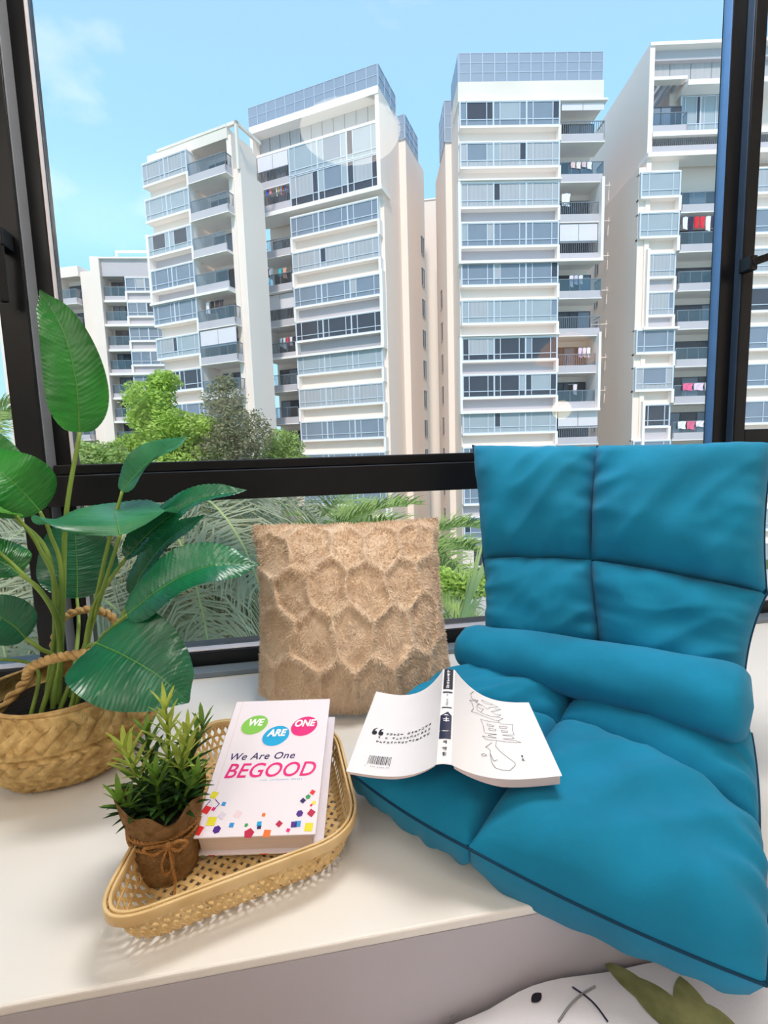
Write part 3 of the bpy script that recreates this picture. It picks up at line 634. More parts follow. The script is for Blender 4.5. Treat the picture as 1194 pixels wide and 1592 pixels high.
def puff(mb, q00, q10, q11, q01, hT, hB, nrm, n=40, seed=0, pinch=(.02, .02, .02, .02), pw=4, wr=.0075, ex=.5):
    # q00..q01 seam corners; nrm side bulges by hT, other side by hB; pinch draws each seam inwards
    def mid(s, t):
        p = q00*(1-s)*(1-t) + q10*s*(1-t) + q11*s*t + q01*(1-s)*t
        cx = (q10-q00)*.5 + (q11-q01)*.5; cy = (q01-q00)*.5 + (q11-q10)*.5
        bs, bt = 4*s*(1-s), 4*t*(1-t)
        p = p + cy*(pinch[0]*bs*(1-t)**2 - pinch[2]*bs*t**2) + cx*(pinch[3]*bt*(1-s)**2 - pinch[1]*bt*s**2)
        return p
    def hgt(s, t, sd):
        a = max(0, 1-abs(2*s-1)**pw); b = max(0, 1-abs(2*t-1)**pw); f = (a*b)**(ex if sd == 0 else ex*.45)
        es, et = min(s, 1-s), min(t, 1-t)
        g = math.exp(-es*9)*ns((t*9, s*2.2, seed+sd), 1.) + math.exp(-et*9)*ns((s*9, t*2.2, seed+5+sd), 1.)
        g += .75*ns((s*2.2+t*1.6, t*2.0-s, seed+9), 1.) + .55*(1-abs(ns((s*3.4-t*2.6, t*1.2+s*.8, seed+3), 1.))*3.2)*.5
        return f + f**.5*g*wr/max(hT, .001)*2.2
    mb.grid(lambda s, t: mid(s, t) + nrm*hT*hgt(s, t, 0), n, n)
    mb.grid(lambda s, t: mid(s, t) - nrm*hB*hgt(s, t, 7), n, n, flip=True)
    return mid
ch = thing('floor_chair', 'teal blue tufted folding floor chair leaning on the window', 'floor chair', (.38, .62, 0))
def panel(name, q, hT, hB, nrm, seed, **k):
    mb = MB(); c = sum(q, Vector())/4
    q = [p + (c-p)*.0 for p in q]
    mid = puff(mb, *q, hT, hB, nrm, seed=seed, **k)
    o = mb.build(name, 'teal_fabric', ch, True)
    return o, mid
def seam(o, mid, edges, r=.0022, off=Vector()):
    for e in edges:
        f = {'b': lambda u: mid(u, 0), 't': lambda u: mid(u, 1), 'l': lambda u: mid(0, u), 'r': lambda u: mid(1, u)}[e]
        MB().tube([f(i/24)+off for i in range(25)], r, 6).build('seam', 'teal_seam', o, True)
for j in range(2):
    for i in range(2):
        q = [BG[j][i], BG[j][i+1], BG[j+1][i+1], BG[j+1][i]]
        h = (.062, .070) if j else (.055, .06)
        pin = (-.02, -.01 if i == 0 else .03, .03 if j else -.02, .03 if i == 0 else -.01)
        o, mid = panel('backrest_cushion', q, h[i], .03, bn, 11+3*j+i, pinch=pin)
        seam(o, mid, ('l',) if i == 0 else ('r',))
up = Vector((0, 0, 1))
sh = [[(.048, .05), (.052, .05)], [(.046, .050), (.058, .056)]]
for j in range(2):
    for i in range(2):
        q = [SG[j+1][i], SG[j+1][i+1], SG[j][i+1], SG[j][i]]
        nr = (q[1]-q[0]).cross(q[3]-q[0]).normalized(); nr = nr if nr.z > 0 else -nr
        o, mid = panel('seat_cushion', q, *sh[j][i], nr, 31+3*j+i, pinch=(-.03 if j else -.015, -.01, -.01, -.01), n=48 if j else 40)
        seam(o, mid, (('b',) if j else ()) + (('l',) if i == 0 else ('r',)), .002)
# lumbar roll
ra, rb = z_(722, 1003, .125), z_(1166, 1098, .15)
ax = (rb-ra).normalized(); rs = ax.cross(up).normalized(); ru = rs.cross(ax)
def rollf(a, t):
    th = 2*math.pi*a; e = abs(2*t-1); cap = (max(0, 1-e**30))**.5
    r = (.044+.012*t)*cap*(1+.05*ns((math.cos(th)*1.5, t*5, math.sin(th)*1.5), 1.3, 3)+ (.05*ns((th*3, t*2, 0), 1., 2))*e**6)
    p = ra.lerp(rb, -.01+1.02*t) + ru*.004*math.sin(math.pi*t)
    return p + rs*math.cos(th)*r*1.15 + ru*math.sin(th)*r*.92
ro = MB().grid(rollf, 40, 70, True, True).build('lumbar_roll', 'teal_fabric', ch, True)
# ---------------------------------------------------------------- beige fur cushion
mat('fur_beige', (236, 204, 172), .95, .10, 14, col2=(242, 218, 190), bump=.5, bscale=260, sheen=.4, spec=.1)
mat('fur_strand', (240, 212, 182), .9, .12, 20, col2=(248, 228, 204), sheen=.3, spec=.1, trans=.15)
cu = thing('cushion', 'beige faux fur cushion with quilted diamond pattern against the window', 'cushion', (.1, 1.0, 0))
C = [atY(404, 1082, .975), atY(700, 1046, .95), atY(680, 806, 1.085), atY(394, 816, 1.10)]
C[0].z = max(C[0].z, .025); C[1].z = max(C[1].z, .03)
cn = (C[1]-C[0]).cross(C[3]-C[0]).normalized(); cn = cn if cn.y < 0 else -cn
def hexd(x, y):                                   # distance to the seams of an elongated hexagon lattice
    best = []
    cx, cy = 1.0, 1.75
    for r in range(int(y/(cy*.75))-2, int(y/(cy*.75))+3):
        for c in range(int(x)-2, int(x)+3):
            px, py = c+.5*(r % 2), r*cy*.75; best.append(((x-px)**2+((y-py)/1.5)**2)**.5)
    best.sort(); return best[1]-best[0]
def cush(s, t, sd):
    p = C[0]*(1-s)*(1-t)+C[1]*s*(1-t)+C[2]*s*t+C[3]*(1-s)*t
    e1 = (C[1]-C[0]); e2 = (C[3]-C[0]); bs, bt = 4*s*(1-s), 4*t*(1-t)
    p = p + Vector((0, -.075, -.022))*bs*(1-t)**1.5 - e2*.02*bs*t**2 + e1*(.025*bt*(1-s)**2-.025*bt*s**2); p.z = max(p.z, .006)
    p = p + (e1*.012*ns((t*7, s*2, 1)) + e2*.014*ns((s*7, t*2, 4)))
    a = max(0, 1-abs(2*s-1)**2.3); b = max(0, 1-abs(2*t-1)**2.3); f = (a*b)**.58
    if sd < 0: return p - cn*(.05*f)
    d = hexd(s*5.2+.26*ns((s*4, t*4, 0))+10, t*5.4+.28*ns((s*4, t*4, 5))+10)
    rid = math.exp(-(d/.15)**2)*(.95+.4*ns((s*5, t*5, 9)))
    g = .0115*rid + .0035*ns((s*18, t*18, 1)) + .0016*ns((s*70, t*70, 2))
    return p + cn*(.088*f + g*min(1, f*2.5))
mb = MB(); mb.grid(lambda s, t: cush(s, t, 1), 150, 150); mb.grid(lambda s, t: cush(s, t, -1), 40, 40, flip=True)
cb = mb.build('cover', 'fur_beige', cu, True)
R = random.Random(5); mb = MB()
def strands(n, ss):
    for _ in range(n):
        s, t = ss(); p = cush(s, t, 1); e = .004
        du = cush(min(1, s+e), t, 1)-cush(max(0, s-e), t, 1); dv = cush(s, min(1, t+e), 1)-cush(s, max(0, t-e), 1)
        nn = du.cross(dv)
        if nn.length < 1e-9: continue
        nn.normalize(); nn = nn if nn.dot(cn) > -.3 else -nn
        lay = Vector((ns((s*12, t*12, 3))*.9, 0, -.5+ns((s*9, t*9, 8))*.9)); d = (nn*.55+lay*.75+Vector((R.gauss(0, .25), R.gauss(0, .2), R.gauss(0, .25)))).normalized()
        l = R.uniform(.004, .008); w = d.cross(nn).normalized()*R.uniform(.0005, .0009)
        q = p+d*l*.5+nn*l*.12; mb.add([p-w, p+w, q+w*.7, q-w*.7, p+d*l], [(0, 1, 2, 3), (3, 2, 4)])
strands(26000, lambda: (R.random(), R.random()))
def edge():
    k = R.randrange(4); u = R.random(); e = R.random()**2*.03
    return ((u, 1-e), (u, e), (e, u), (1-e, u))[k]
strands(7000, edge)
mb.build('fur', 'fur_strand', cu, kind='stuff')
# ---------------------------------------------------------------- woven belly basket
mat('seagrass', (196, 156, 92), .75, .28, 60, col2=(226, 192, 130), bump=.3, bscale=400, spec=.3)
mat('seagrass_rope', (200, 156, 92), .75, .25, 50, col2=(226, 190, 130), bump=.3, bscale=300)
mat('soil', (34, 28, 22), .95, .4, 60, bump=.8, bscale=120)
BC = Vector((-.412, .868, 0))
bk = thing('belly_basket', 'round woven seagrass belly basket with rope handles on the ledge', 'basket', tuple(BC))
prof = [(.0, .003), (.085, .002), (.096, .006), (.116, .030), (.132, .058), (.139, .074), (.134, .080), (.141, .085), (.138, .094), (.127, .115), (.118, .133), (.115, .136)]
def profat(v):
    f = v*(len(prof)-1); i = min(int(f), len(prof)-2); q = f-i
    P = [Vector((a, b, 0)) for a, b in prof]
    return P[i].lerp(P[i+1], q)
def weave(U, V):
    p, q = U+V, U-V; a, b = math.floor(p), math.floor(q); fp, fq = p-a, q-b
    if (a-b) % 4 < 2: return math.sin(math.pi*fq)**.6
    return .75*math.sin(math.pi*fp)**.6
L_ = [0]
for i in range(len(prof)-1): L_.append(L_[-1]+math.hypot(prof[i+1][0]-prof[i][0], prof[i+1][1]-prof[i][1]))
def bsk(a, v):
    P = profat(v); f = v*(len(prof)-1); i = min(int(f), len(prof)-2); l = L_[i]+(L_[i+1]-L_[i])*(f-i)
    th = 2*math.pi*a; w = weave(a*34, l*38+.01) if v > .12 else 0
    r = P.x + .0055*w*(1 if v < .97 else 0) + .004*ns((math.cos(th)*2, math.sin(th)*2, l*8), 1., 4)
    return BC + Vector((r*math.cos(th), r*math.sin(th), P.y+.006*math.sin(2*th+.5)*(v**3)))
mb = MB().grid(bsk, 420, 130, True); mb.grid(lambda a, v: BC+Vector(((.111+.012*math.sin(3*v))*math.cos(6.2832*a), (.111+.012*math.sin(3*v))*math.sin(6.2832*a), 0.136-.05*v)), 60, 8, True, True)
mb.build('weave', 'seagrass', bk, True, kind='stuff')
MB().tube([BC+Vector((.116*math.cos(6.2832*i/60), .116*math.sin(6.2832*i/60), .137+.006*math.sin(12.566*i/60+.5))) for i in range(61)], .0035, 6).build('rim', 'seagrass_rope', bk, True)
MB().lathe([(.001, .100), (.06, .104), (.120, .098)], 40, Matrix.Translation(BC)).build('soil', 'soil', bk, True)
def rope(name, pts, r, tw, parent, m='seagrass_rope', n=120, k=2):
    c = cubic(pts, n); mb = MB()
    for s in range(k):
        q = []; x = None
        for i, p in enumerate(c):
            t = (c[min(i+1, n-1)]-c[max(i-1, 0)]).normalized()
            x = t.orthogonal().normalized() if x is None else (x-t*x.dot(t)).normalized()
            a = tw*i/n*6.2832+6.2832*s/k; q.append(p+(x*math.cos(a)+t.cross(x)*math.sin(a))*r*.6)
        mb.tube(q, r*.72, 7)
    return mb.build(name, m, parent, True)
rope('handle', [BC+Vector((-.095, -.06, .10))]+[atY(x, y, Y) for x, y, Y in ((36, 1064, .80), (46, 1040, .795), (75, 1026, .79), (110, 1019, .79), (150, 1014, .80), (172, 1012, .82))]+[BC+Vector((.07, -.05, .11))], .0062, 12, bk)
rope('handle', [BC+Vector(v) for v in ((-.06, .095, .10), (-.062, .105, .16), (-.045, .11, .21), (0, .11, .225), (.045, .10, .21), (.06, .09, .16), (.058, .085, .10))], .0062, 11, bk)
# ---------------------------------------------------------------- banana plant
mat('leaf_deep', (26, 112, 40), .30, .25, 9, col2=(48, 150, 52), spec=.6, trans=.22)
mat('leaf_teal', (16, 92, 62), .26, .25, 9, col2=(34, 128, 84), spec=.7, trans=.15)
mat('leaf_skylit', (44, 136, 86), .28, .2, 9, col2=(84, 172, 120), spec=.7, trans=.3)  # pale mint puts the sky's reflection into the leaf colour
mat('leaf_light', (96, 178, 60), .35, .2, 9, col2=(120, 196, 84), spec=.5, trans=.35)
mat('stem_green', (124, 158, 56), .45, .2, 14, col2=(156, 184, 84), spec=.5)
mat('midrib', (84, 142, 62), .4, .1, 20)
ROOT = BC+Vector((.0, -.01, .095))
pl = thing('banana_plant', 'large artificial banana plant standing in the seagrass basket', 'plant', tuple(ROOT))
def leafmesh(mid, nh, wmax, fold=(.25, .25), m='leaf_deep', rip=.0015, freq=32, wave=.06, seed=0, split=.5, sh=.75, rib='midrib', asym=(1, 1)):
    n, k = 170, 9; c = cubic(mid, n); mb = MB(); rows = []
    L = sum((c[i+1]-c[i]).length for i in range(n-1)); nh = Vector(nh).normalized()
    for i in range(n):
        t = i/(n-1); T = (c[min(i+1, n-1)]-c[max(i-1, 0)]).normalized(); S_ = T.cross(nh).normalized(); Nn = S_.cross(T)
        w = wmax*(math.sin(math.pi*min(1, (t*.985+.015)**sh)))**.62*(1 if t < .86 else 1-(t-.86)/.14*.55)
        row = []
        for j in range(-k, k+1):
            x = j/k; sd = 0 if x < 0 else 1; ax_ = abs(x); ww = w*asym[sd]
            an = fold[sd]*(1-.35*ax_) + wave*3*math.sin(7*t+seed*2+sd)*ax_*ax_
            rp_ = rip*math.sin(freq*6.2832*(t-.10*ax_))*(ax_**.5)*(1-.5*ax_)+.6*rip*ns((t*26, x*2, seed))
            y = ww*ax_
            row.append(c[i] + S_*(math.copysign(1, x) if x else 0)*y*math.cos(an) + Nn*(y*math.sin(an)+rp_) + T*(.10*ww*ax_*ax_))
        rows.append(row)
    nv = 2*k+1; mb.v = [tuple(p) for r in rows for p in r]
    mb.f = [(i*nv+j, (i+1)*nv+j, (i+1)*nv+j+1, i*nv+j+1) for i in range(n-1) for j in range(nv-1)]; mb.mi = [0]*len(mb.f)
    lo_ = mb.build('leaf', m, pl, True)
    MB().tube([p-Vector((0, 0, 0)) for p in c[:n-3]], [.0015*(1-.8*i/n) for i in range(n-3)], 6).build('midrib', rib, lo_, True)
    return lo_
def stem(pts, r=.0036):
    c = cubic(pts, 26); MB().tube(c, [r*(1.15-.4*i/25) for i in range(26)], 7).build('stem', 'stem_green', pl, True)
def P(x, y, Y): return atY(x, y, Y)
def root(dx=0, dy=0): return ROOT+Vector((dx, dy, 0))
toc = Vector((.3, -1, .15))
# tall leaf
leafmesh([P(124, 672, .92), P(119, 600, .92), P(100, 520, .93), P(62, 450, .95)], (.25, -1, .05), .047, (.18, .22), 'leaf_deep', seed=1, sh=.62)
stem([root(-.01, 0), P(98, 930, .925), P(103, 800, .925), P(124, 672, .92)], .0045)
# small leaf left of the transom
leafmesh([P(190, 764, .88), P(215, 735, .89), P(248, 704, .91), P(292, 678, .94)], (-.55, -.75, .45), .040, (.35, .5), 'leaf_skylit', seed=2)
stem([root(.01, .02), P(150, 930, .90), P(172, 830, .88), P(190, 764, .88)])
# pale leaf seen end on
leafmesh([P(187, 832, .78), P(182, 812, .80), P(178, 796, .86), P(180, 782, .94)], (.1, -.5, 1), .108, (.16, .05), 'leaf_skylit', seed=3, asym=(1.0, .85), sh=.9)
stem([root(.0, -.02), P(140, 980, .90), P(165, 900, .84), P(187, 832, .78)])
# long leaf pointing right, upper
leafmesh([P(196, 868, .86), P(240, 822, .87), P(305, 778, .88), P(384, 762, .90)], (-.25, -.55, .8), .036, (.55, .30), 'leaf_teal', seed=4, asym=(1, 1))
stem([root(.02, .0), P(140, 960, .89), P(172, 900, .86), P(196, 868, .86)])
# long leaf pointing right, lower
leafmesh([P(198, 956, .80), P(255, 912, .80), P(325, 880, .81), P(404, 878, .83)], (-.25, -.62, .75), .050, (.42, .25), 'leaf_teal', seed=5)
stem([root(.02, -.01), P(150, 1005, .86), P(175, 975, .82), P(198, 956, .80)])
# second stalk carrying the dark drooping leaf under the long one
leafmesh([P(205, 925, .90), P(225, 885, .91), P(262, 840, .92), P(318, 800, .93)], (-.4, -.6, .7), .036, (.3, .3), 'leaf_teal', seed=14)
stem([root(.03, .01), P(165, 1010, .88), P(187, 965, .89), P(205, 925, .90)])
# large leaf drooping over the basket
leafmesh([P(150, 1000, .78), P(190, 1018, .75), P(245, 1050, .725), P(294, 1092, .715)], (.15, -.75, .72), .073, (.12, .22), 'leaf_teal', seed=6, asym=(1.0, 1.05), sh=.6, rip=.0014)
stem([root(.02, -.03), P(128, 1030, .83), P(138, 1005, .80), P(150, 1000, .78)])
# dark upright leaf behind
leafmesh([P(120, 930, 1.02), P(120, 890, 1.03), P(118, 845, 1.04), P(114, 800, 1.05)], (.1, -1, .1), .072, (.1, .1), 'leaf_teal', seed=7)
stem([root(0, .02), P(122, 980, .98), P(120, 930, 1.02)])
# left hand leaves, partly out of the picture
leafmesh([P(62, 795, .90), P(38, 768, .89), P(2, 735, .88), P(-60, 690, .90)], (.3, -.75, .6), .056, (.15, .2), 'leaf_deep', seed=8)
stem([root(-.02, 0), P(95, 900, .92), P(78, 830, .91), P(62, 795, .90)])
leafmesh([P(-2, 790, .93), P(-8, 750, .93), P(-15, 710, .94), P(-40, 660, .96)], (.4, -1, .2), .05, (.1, .2), 'leaf_deep', seed=9)
stem([root(-.02, .01), P(80, 880, .92), P(30, 810, .92), P(-2, 790, .93)])
leafmesh([P(30, 893, .86), P(10, 878, .86), P(-25, 866, .86), P(-80, 870, .86)], (.3, -.55, .8), .042, (.3, .3), 'leaf_deep', seed=10)
stem([root(-.03, -.01), P(95, 985, .90), P(65, 920, .87), P(30, 893, .86)])
leafmesh([P(40, 992, .80), P(20, 972, .79), P(-15, 955, .78), P(-80, 950, .78)], (.35, -.7, .6), .036, (.3, .2), 'leaf_teal', seed=11)
stem([root(-.02, -.04), P(85, 1030, .83), P(62, 1008, .81), P(40, 992, .80)])
leafmesh([P(24, 800, .86), P(5, 796, .84), P(-25, 790, .82), P(-70, 800, .8)], (.2, -.4, .9), .03, (.3, .1), 'leaf_light', seed=12)
stem([root(-.03, .0), P(88, 930, .90), P(60, 850, .88), P(24, 800, .86)])
stem([root(-.03, -.05), P(60, 1045, .83), P(20, 1026, .82), P(-40, 1030, .80)], .0028)
stem([root(-.01, -.02), P(92, 1000, .88), P(70, 930, .86), P(-20, 840, .84)], .0034)
# ---------------------------------------------------------------- open-weave bamboo tray
mat('bamboo', (222, 182, 116), .5, .14, 30, col2=(236, 204, 146), stretch=(1, 1, 1), spec=.45)
mat('bamboo_rim', (226, 190, 128), .4, .12, 18, col2=(238, 208, 156), spec=.5)
RZ = .058
tray = thing('bamboo_tray', 'rounded open-weave bamboo tray holding the white book and small plant', 'tray', (-.1, .64, 0))
tc_ = [atZ(134, 1450, RZ), atZ(560, 1290, RZ), atZ(520, 1128, RZ), atZ(318, 1118, RZ)]
tcen = sum(tc_, Vector())/4
def rounded(cs, r, n):                               # closed outline with rounded corners
    out = []
    for i in range(4):
        p, a, b = cs[i], cs[i-1], cs[(i+1) % 4]
        s0 = p+(a-p).normalized()*r; s1 = p+(b-p).normalized()*r
        for k in range(n): t = k/(n-1); out.append(s0*(1-t)**2 + p*2*t*(1-t) + s1*t*t)
    P2 = out+[out[0]]; L = [0]
    for i in range(len(out)): L.append(L[-1]+(P2[i+1]-P2[i]).length)
    return P2, L
TO, TLn = rounded(tc_, .058, 12)
def rimpt(a):                                        # a in 0..1 around
    l = (a % 1)*TLn[-1]; i = 0
    while TLn[i+1] < l: i += 1
    return TO[i].lerp(TO[i+1], (l-TLn[i])/max(1e-9, TLn[i+1]-TLn[i]))
def wallpt(a, v):                                    # v 0 floor edge .. 1 rim
    p = rimpt(a); q = tcen.lerp(p, .86+.14*v**.6); return Vector((q.x, q.y, .006+(RZ-.006)*v))
def inside(x, y):
    poly = [wallpt(i/96, 0) for i in range(96)]; c = False; j = 95
    for i in range(96):
        a, b = poly[i], poly[j]
        if (a.y > y) != (b.y > y) and x < (b.x-a.x)*(y-a.y)/(b.y-a.y)+a.x: c = not c
        j = i
    return c
ex_ = (tc_[1]-tc_[0]).normalized(); ey_ = Vector((-ex_.y, ex_.x, 0))
mb = MB(); st = .0100; hw_ = .0026
POLY = [wallpt(i/96, 0) for i in range(96)]
def clip(o, d):                                      # chord of the floor outline along a line
    ts = []
    for i in range(96):
        a, b = POLY[i], POLY[(i+1) % 96]; e = b-a; den = d.x*e.y-d.y*e.x
        if abs(den) < 1e-9: continue
        t = ((a.x-o.x)*e.y-(a.y-o.y)*e.x)/den; u = ((a.x-o.x)*d.y-(a.y-o.y)*d.x)/den
        if 0 <= u < 1: ts.append(t)
    return (min(ts), max(ts)) if len(ts) >= 2 else None
for d, pz in (((ex_+ey_).normalized(), 0), ((ex_-ey_).normalized(), 1)):
    nrm = Vector((-d.y, d.x, 0))
    for k in range(-24, 25):
        o = Vector((tcen.x, tcen.y, 0))+nrm*(k*st); r = clip(o, d)
        if not r: continue
        n = max(2, int((r[1]-r[0])/st)); vs = []
        for i in range(n+1):
            p = o+d*(r[0]+(r[1]-r[0])*i/n); z = .0062+.0008*(1 if (i+k+pz) % 2 else -1)
            for (w_, h_) in ((-hw_, 0), (hw_, 0), (hw_, .0011), (-hw_, .0011)): vs.append(Vector((p.x, p.y, z+h_))+nrm*w_)
        mb.add(vs, [(i*4+c, i*4+(c+1) % 4, (i+1)*4+(c+1) % 4, (i+1)*4+c) for i in range(n) for c in range(4)])
mb.build('floor_weave', 'bamboo', tray, kind='stuff')
mb = MB(); nw = 92
for sgn in (1, -1):
    for k in range(nw):
        vs = []; n = 7; off = .0008*sgn
        for i in range(n+1):
            v = i/n; a = k/nw + sgn*v*.030; p = wallpt(a, v); q = wallpt(a+.002, v); tg = (q-p).normalized(); u2 = (wallpt(a, min(1, v+.05))-wallpt(a, max(0, v-.05))).normalized(); no_ = tg.cross(u2).normalized()
            dv = (u2*.8+tg*sgn*.6).normalized(); ww = dv.cross(no_).normalized()*.0019; p = p+no_*off*(1 if i % 2 else -1)
            for (w_, h_) in ((-1, 0), (1, 0), (1, .001), (-1, .001)): vs.append(p+ww*w_+no_*h_)
        mb.add(vs, [(i*4+c, i*4+(c+1) % 4, (i+1)*4+(c+1) % 4, (i+1)*4+c) for i in range(n) for c in range(4)])
for v in (.3, .62):
    for k in range(160):
        p, q = wallpt(k/160, v), wallpt((k+1)/160, v); mb.bar(p, q, .0012, .0030)
mb.build('side_weave', 'bamboo', tray, kind='stuff')
def rimband(off, th, z0, z1, name):
    n = 160; vs = []
    for k in range(n):
        p, q = wallpt(k/n, 1), wallpt((k+1)/n, 1); no_ = (q-p).cross(Vector((0, 0, 1))).normalized()
        for (o_, z) in ((off, z0), (off+th, z0), (off+th, z1), (off, z1)): vs.append(Vector((p.x, p.y, z))+no_*o_)
    return MB().add(vs, [(k*4+c, ((k+1) % n)*4+c, ((k+1) % n)*4+(c+1) % 4, k*4+(c+1) % 4) for k in range(n) for c in range(4)]).build(name, 'bamboo_rim', tray, True)
bevel(rimband(.001, .0035, RZ-.010, RZ+.002, 'outer_rim'), .001); bevel(rimband(-.004, .0032, RZ-.009, RZ+.002, 'inner_rim'), .001)
# ---------------------------------------------------------------- white boxed book in the tray
mat('book_white', (240, 232, 240), .45, .015, 5, spec=.4)
mat('page_edge', (232, 216, 214), .8, .06, 4, stretch=(2, 2, 300))
for n_, c_ in dict(lime=(136, 204, 84), cyan=(20, 172, 226), magenta=(232, 36, 128), navy=(44, 30, 96), red=(228, 40, 44), yellow=(232, 222, 44), orange=(240, 120, 50), violet=(80, 36, 140), crimson=(190, 30, 70), sky=(50, 150, 220), green=(60, 160, 90), pinkpale=(238, 214, 222), white=(252, 252, 252), greyblue=(150, 196, 220), lilac=(226, 214, 232)).items():
    mat('print_'+n_, c_, .5, .02, 10)
b0, b1 = atD(300, 1303, .588), atD(489, 1297, .588); t1, t0 = atD(517, 1087, .775), atD(361, 1090, .775)
bx = (b1-b0).normalized(); by = ((t0+t1)/2-(b0+b1)/2); BLn = by.length; by = (by-bx*by.dot(bx)).normalized(); bz = bx.cross(by); BW = .148
bo_ = (b0+b1)/2-bx*BW/2; TH = .036
BM = Matrix(((bx.x, by.x, bz.x, bo_.x), (bx.y, by.y, bz.y, bo_.y), (bx.z, by.z, bz.z, bo_.z), (0, 0, 0, 1)))
bk1 = thing('book', 'thick white book with coloured circles lying tilted in the bamboo tray', 'book', tuple(bo_))
def bmap(z): return lambda x, y: BM @ Vector((x, y, z))
def bpart(name, m, *q, bv=.0008): o = MB().box(*q, M=BM).build(name, m, bk1); bevel(o, bv); return o
bpart('front_cover', 'book_white', 0, BW, 0, BLn, -.0028, 0); bpart('back_cover', 'book_white', 0, BW+.006, -.001, BLn-.006, -TH, -TH+.0028)
sp_ = MB()
sp_.grid(lambda a, b: BM @ Vector((-.0035*math.sin(math.pi*a), BLn*b, -TH*a)), 9, 3); sp_.grid(lambda a, b: BM @ Vector((.0025-.0035*math.sin(math.pi*a), BLn*b, -TH*a)), 9, 3, flip=True)
sp_.build('spine', 'book_white', bk1, True)
bpart('page_block', 'page_edge', .004, BW-.006, .004, BLn-.004, -TH+.0028, -.0028)
MB().box(.0105, .0115, 0, BLn, -.0002, .00005, M=BM).build('hinge_groove', 'page_edge', bk1)
def disc(name, m, cx, cy, rx, ry, ang=.5, z=.0003):
    ca, sa = math.cos(ang), math.sin(ang)
    o = MB().poly([BM @ Vector((cx+rx*math.cos(q)*ca-ry*math.sin(q)*sa, cy+rx*math.cos(q)*sa+ry*math.sin(q)*ca, z)) for q in [6.2832*i/40 for i in range(40)]]); return o.build(name, m, bk1)
gx = lambda u: BW*u; gy = lambda v: BLn*v
def bpx(px, py): p = BM.inverted() @ atPlane(px, py, bo_, bz); return p.x, p.y
for px, py, m, w, c_ in ((396, 1127, 'print_lime', 'WE', (397, 1124)), (429, 1144, 'print_cyan', 'ARE', (430, 1140)), (473, 1129, 'print_magenta', 'ONE', (473, 1125))):
    x, y = bpx(px, py); disc('print_circle', m, x, y, .0198, .0163, .5); disc('print_circle', 'print_pinkpale', x-.0012, y-.0012, .0198, .0163, .5, .0002)
    x, y = bpx(*c_); text_part('lettering', w, .0142, lambda a, b_, x=x, y=y: BM @ Vector((x+a*1.0, y+b_*1.15, .0006)), 'print_white', bk1, shear=.25, bold=.010*.06, space=1.0)
x, y = bpx(407, 1176); text_part('lettering', 'We Are One', .0150, lambda a, b_: BM @ Vector((x+a*1.06, y+b_, .0004)), 'print_navy', bk1, shear=.25, bold=.00012, space=1.08)
x2, y2 = bpx(419, 1198); text_part('lettering', 'BEGOOD', .0300, lambda a, b_: BM @ Vector((x2+a*.96, y2+b_, .0004)), 'print_magenta', bk1, shear=.25, bold=.0003, space=1.02)
TAGXY = bpx(405, 1213)
R = random.Random(3)
def cube(px, py, s, m, k=6, rot=0.):
    x, y = bpx(px, py); r = s*.5
    MB().poly([BM @ Vector((x+r*math.cos(rot+6.2832*i/k), y+r*math.sin(rot+6.2832*i/k), .0004)) for i in range(k)]).build('print_shape', 'print_'+m, bk1)
for px, py, s, m, k, rt in ((333, 1236, .012, 'yellow', 4, .5), (348, 1250, .007, 'sky', 4, .6), (321, 1259, .013, 'red', 4, .4), (332, 1258, .006, 'magenta', 4, .3), (329, 1277, .015, 'yellow', 4, .75), (308, 1291, .015, 'red', 4, .5), (337, 1290, .010, 'violet', 6, .3), (345, 1268, .011, 'lilac', 4, .2), (370, 1266, .012, 'pinkpale', 4, .3), (360, 1283, .008, 'sky', 4, .75), (383, 1283, .005, 'green', 5, 0), (387, 1296, .013, 'crimson', 5, .2), (403, 1281, .008, 'cyan', 4, .8), (403, 1286, .007, 'navy', 4, .8), (410, 1267, .006, 'orange', 4, .7), (415, 1296, .012, 'orange', 4, .7), (434, 1281, .009, 'crimson', 4, .1), (448, 1291, .006, 'magenta', 4, .4), (457, 1282, .010, 'violet', 4, .8), (463, 1281, .010, 'sky', 4, .8), (480, 1286, .014, 'yellow', 4, .75), (466, 1265, .009, 'violet', 6, .2), (484, 1264, .011, 'crimson', 4, .2), (471, 1245, .008, 'navy', 4, .1), (479, 1239, .007, 'green', 5, .3), (486, 1232, .008, 'red', 4, .3), (488, 1248, .006, 'yellow', 4, .4), (484, 1252, .004, 'red', 4, .4)):
    cube(px, py, s, m, k, rt)
for a_, b_ in (((328, 1244), (321, 1252)), ((335, 1243), (341, 1250)), ((341, 1250), (333, 1258))):
    p, q = BM @ Vector((*bpx(*a_), .0004)), BM @ Vector((*bpx(*b_), .0004)); MB().bar(p, q, .0008, .0002, bz).build('print_line', 'print_violet', bk1)
for x_, w_, m in ((.012, .010, 'crimson'), (.075, .012, 'orange'), (.105, .009, 'crimson'), (.125, .010, 'lilac'), (.003, .006, 'green')):
    MB().poly([BM @ Vector(q) for q in ((x_, -.0011, -TH+.0002), (x_+w_, -.0011, -TH+.0002), (x_+w_*.9, -.0011, -TH+.0026), (x_+w_*.2, -.0011, -TH+.0026))]).build('print_shape', 'print_'+m, bk1)
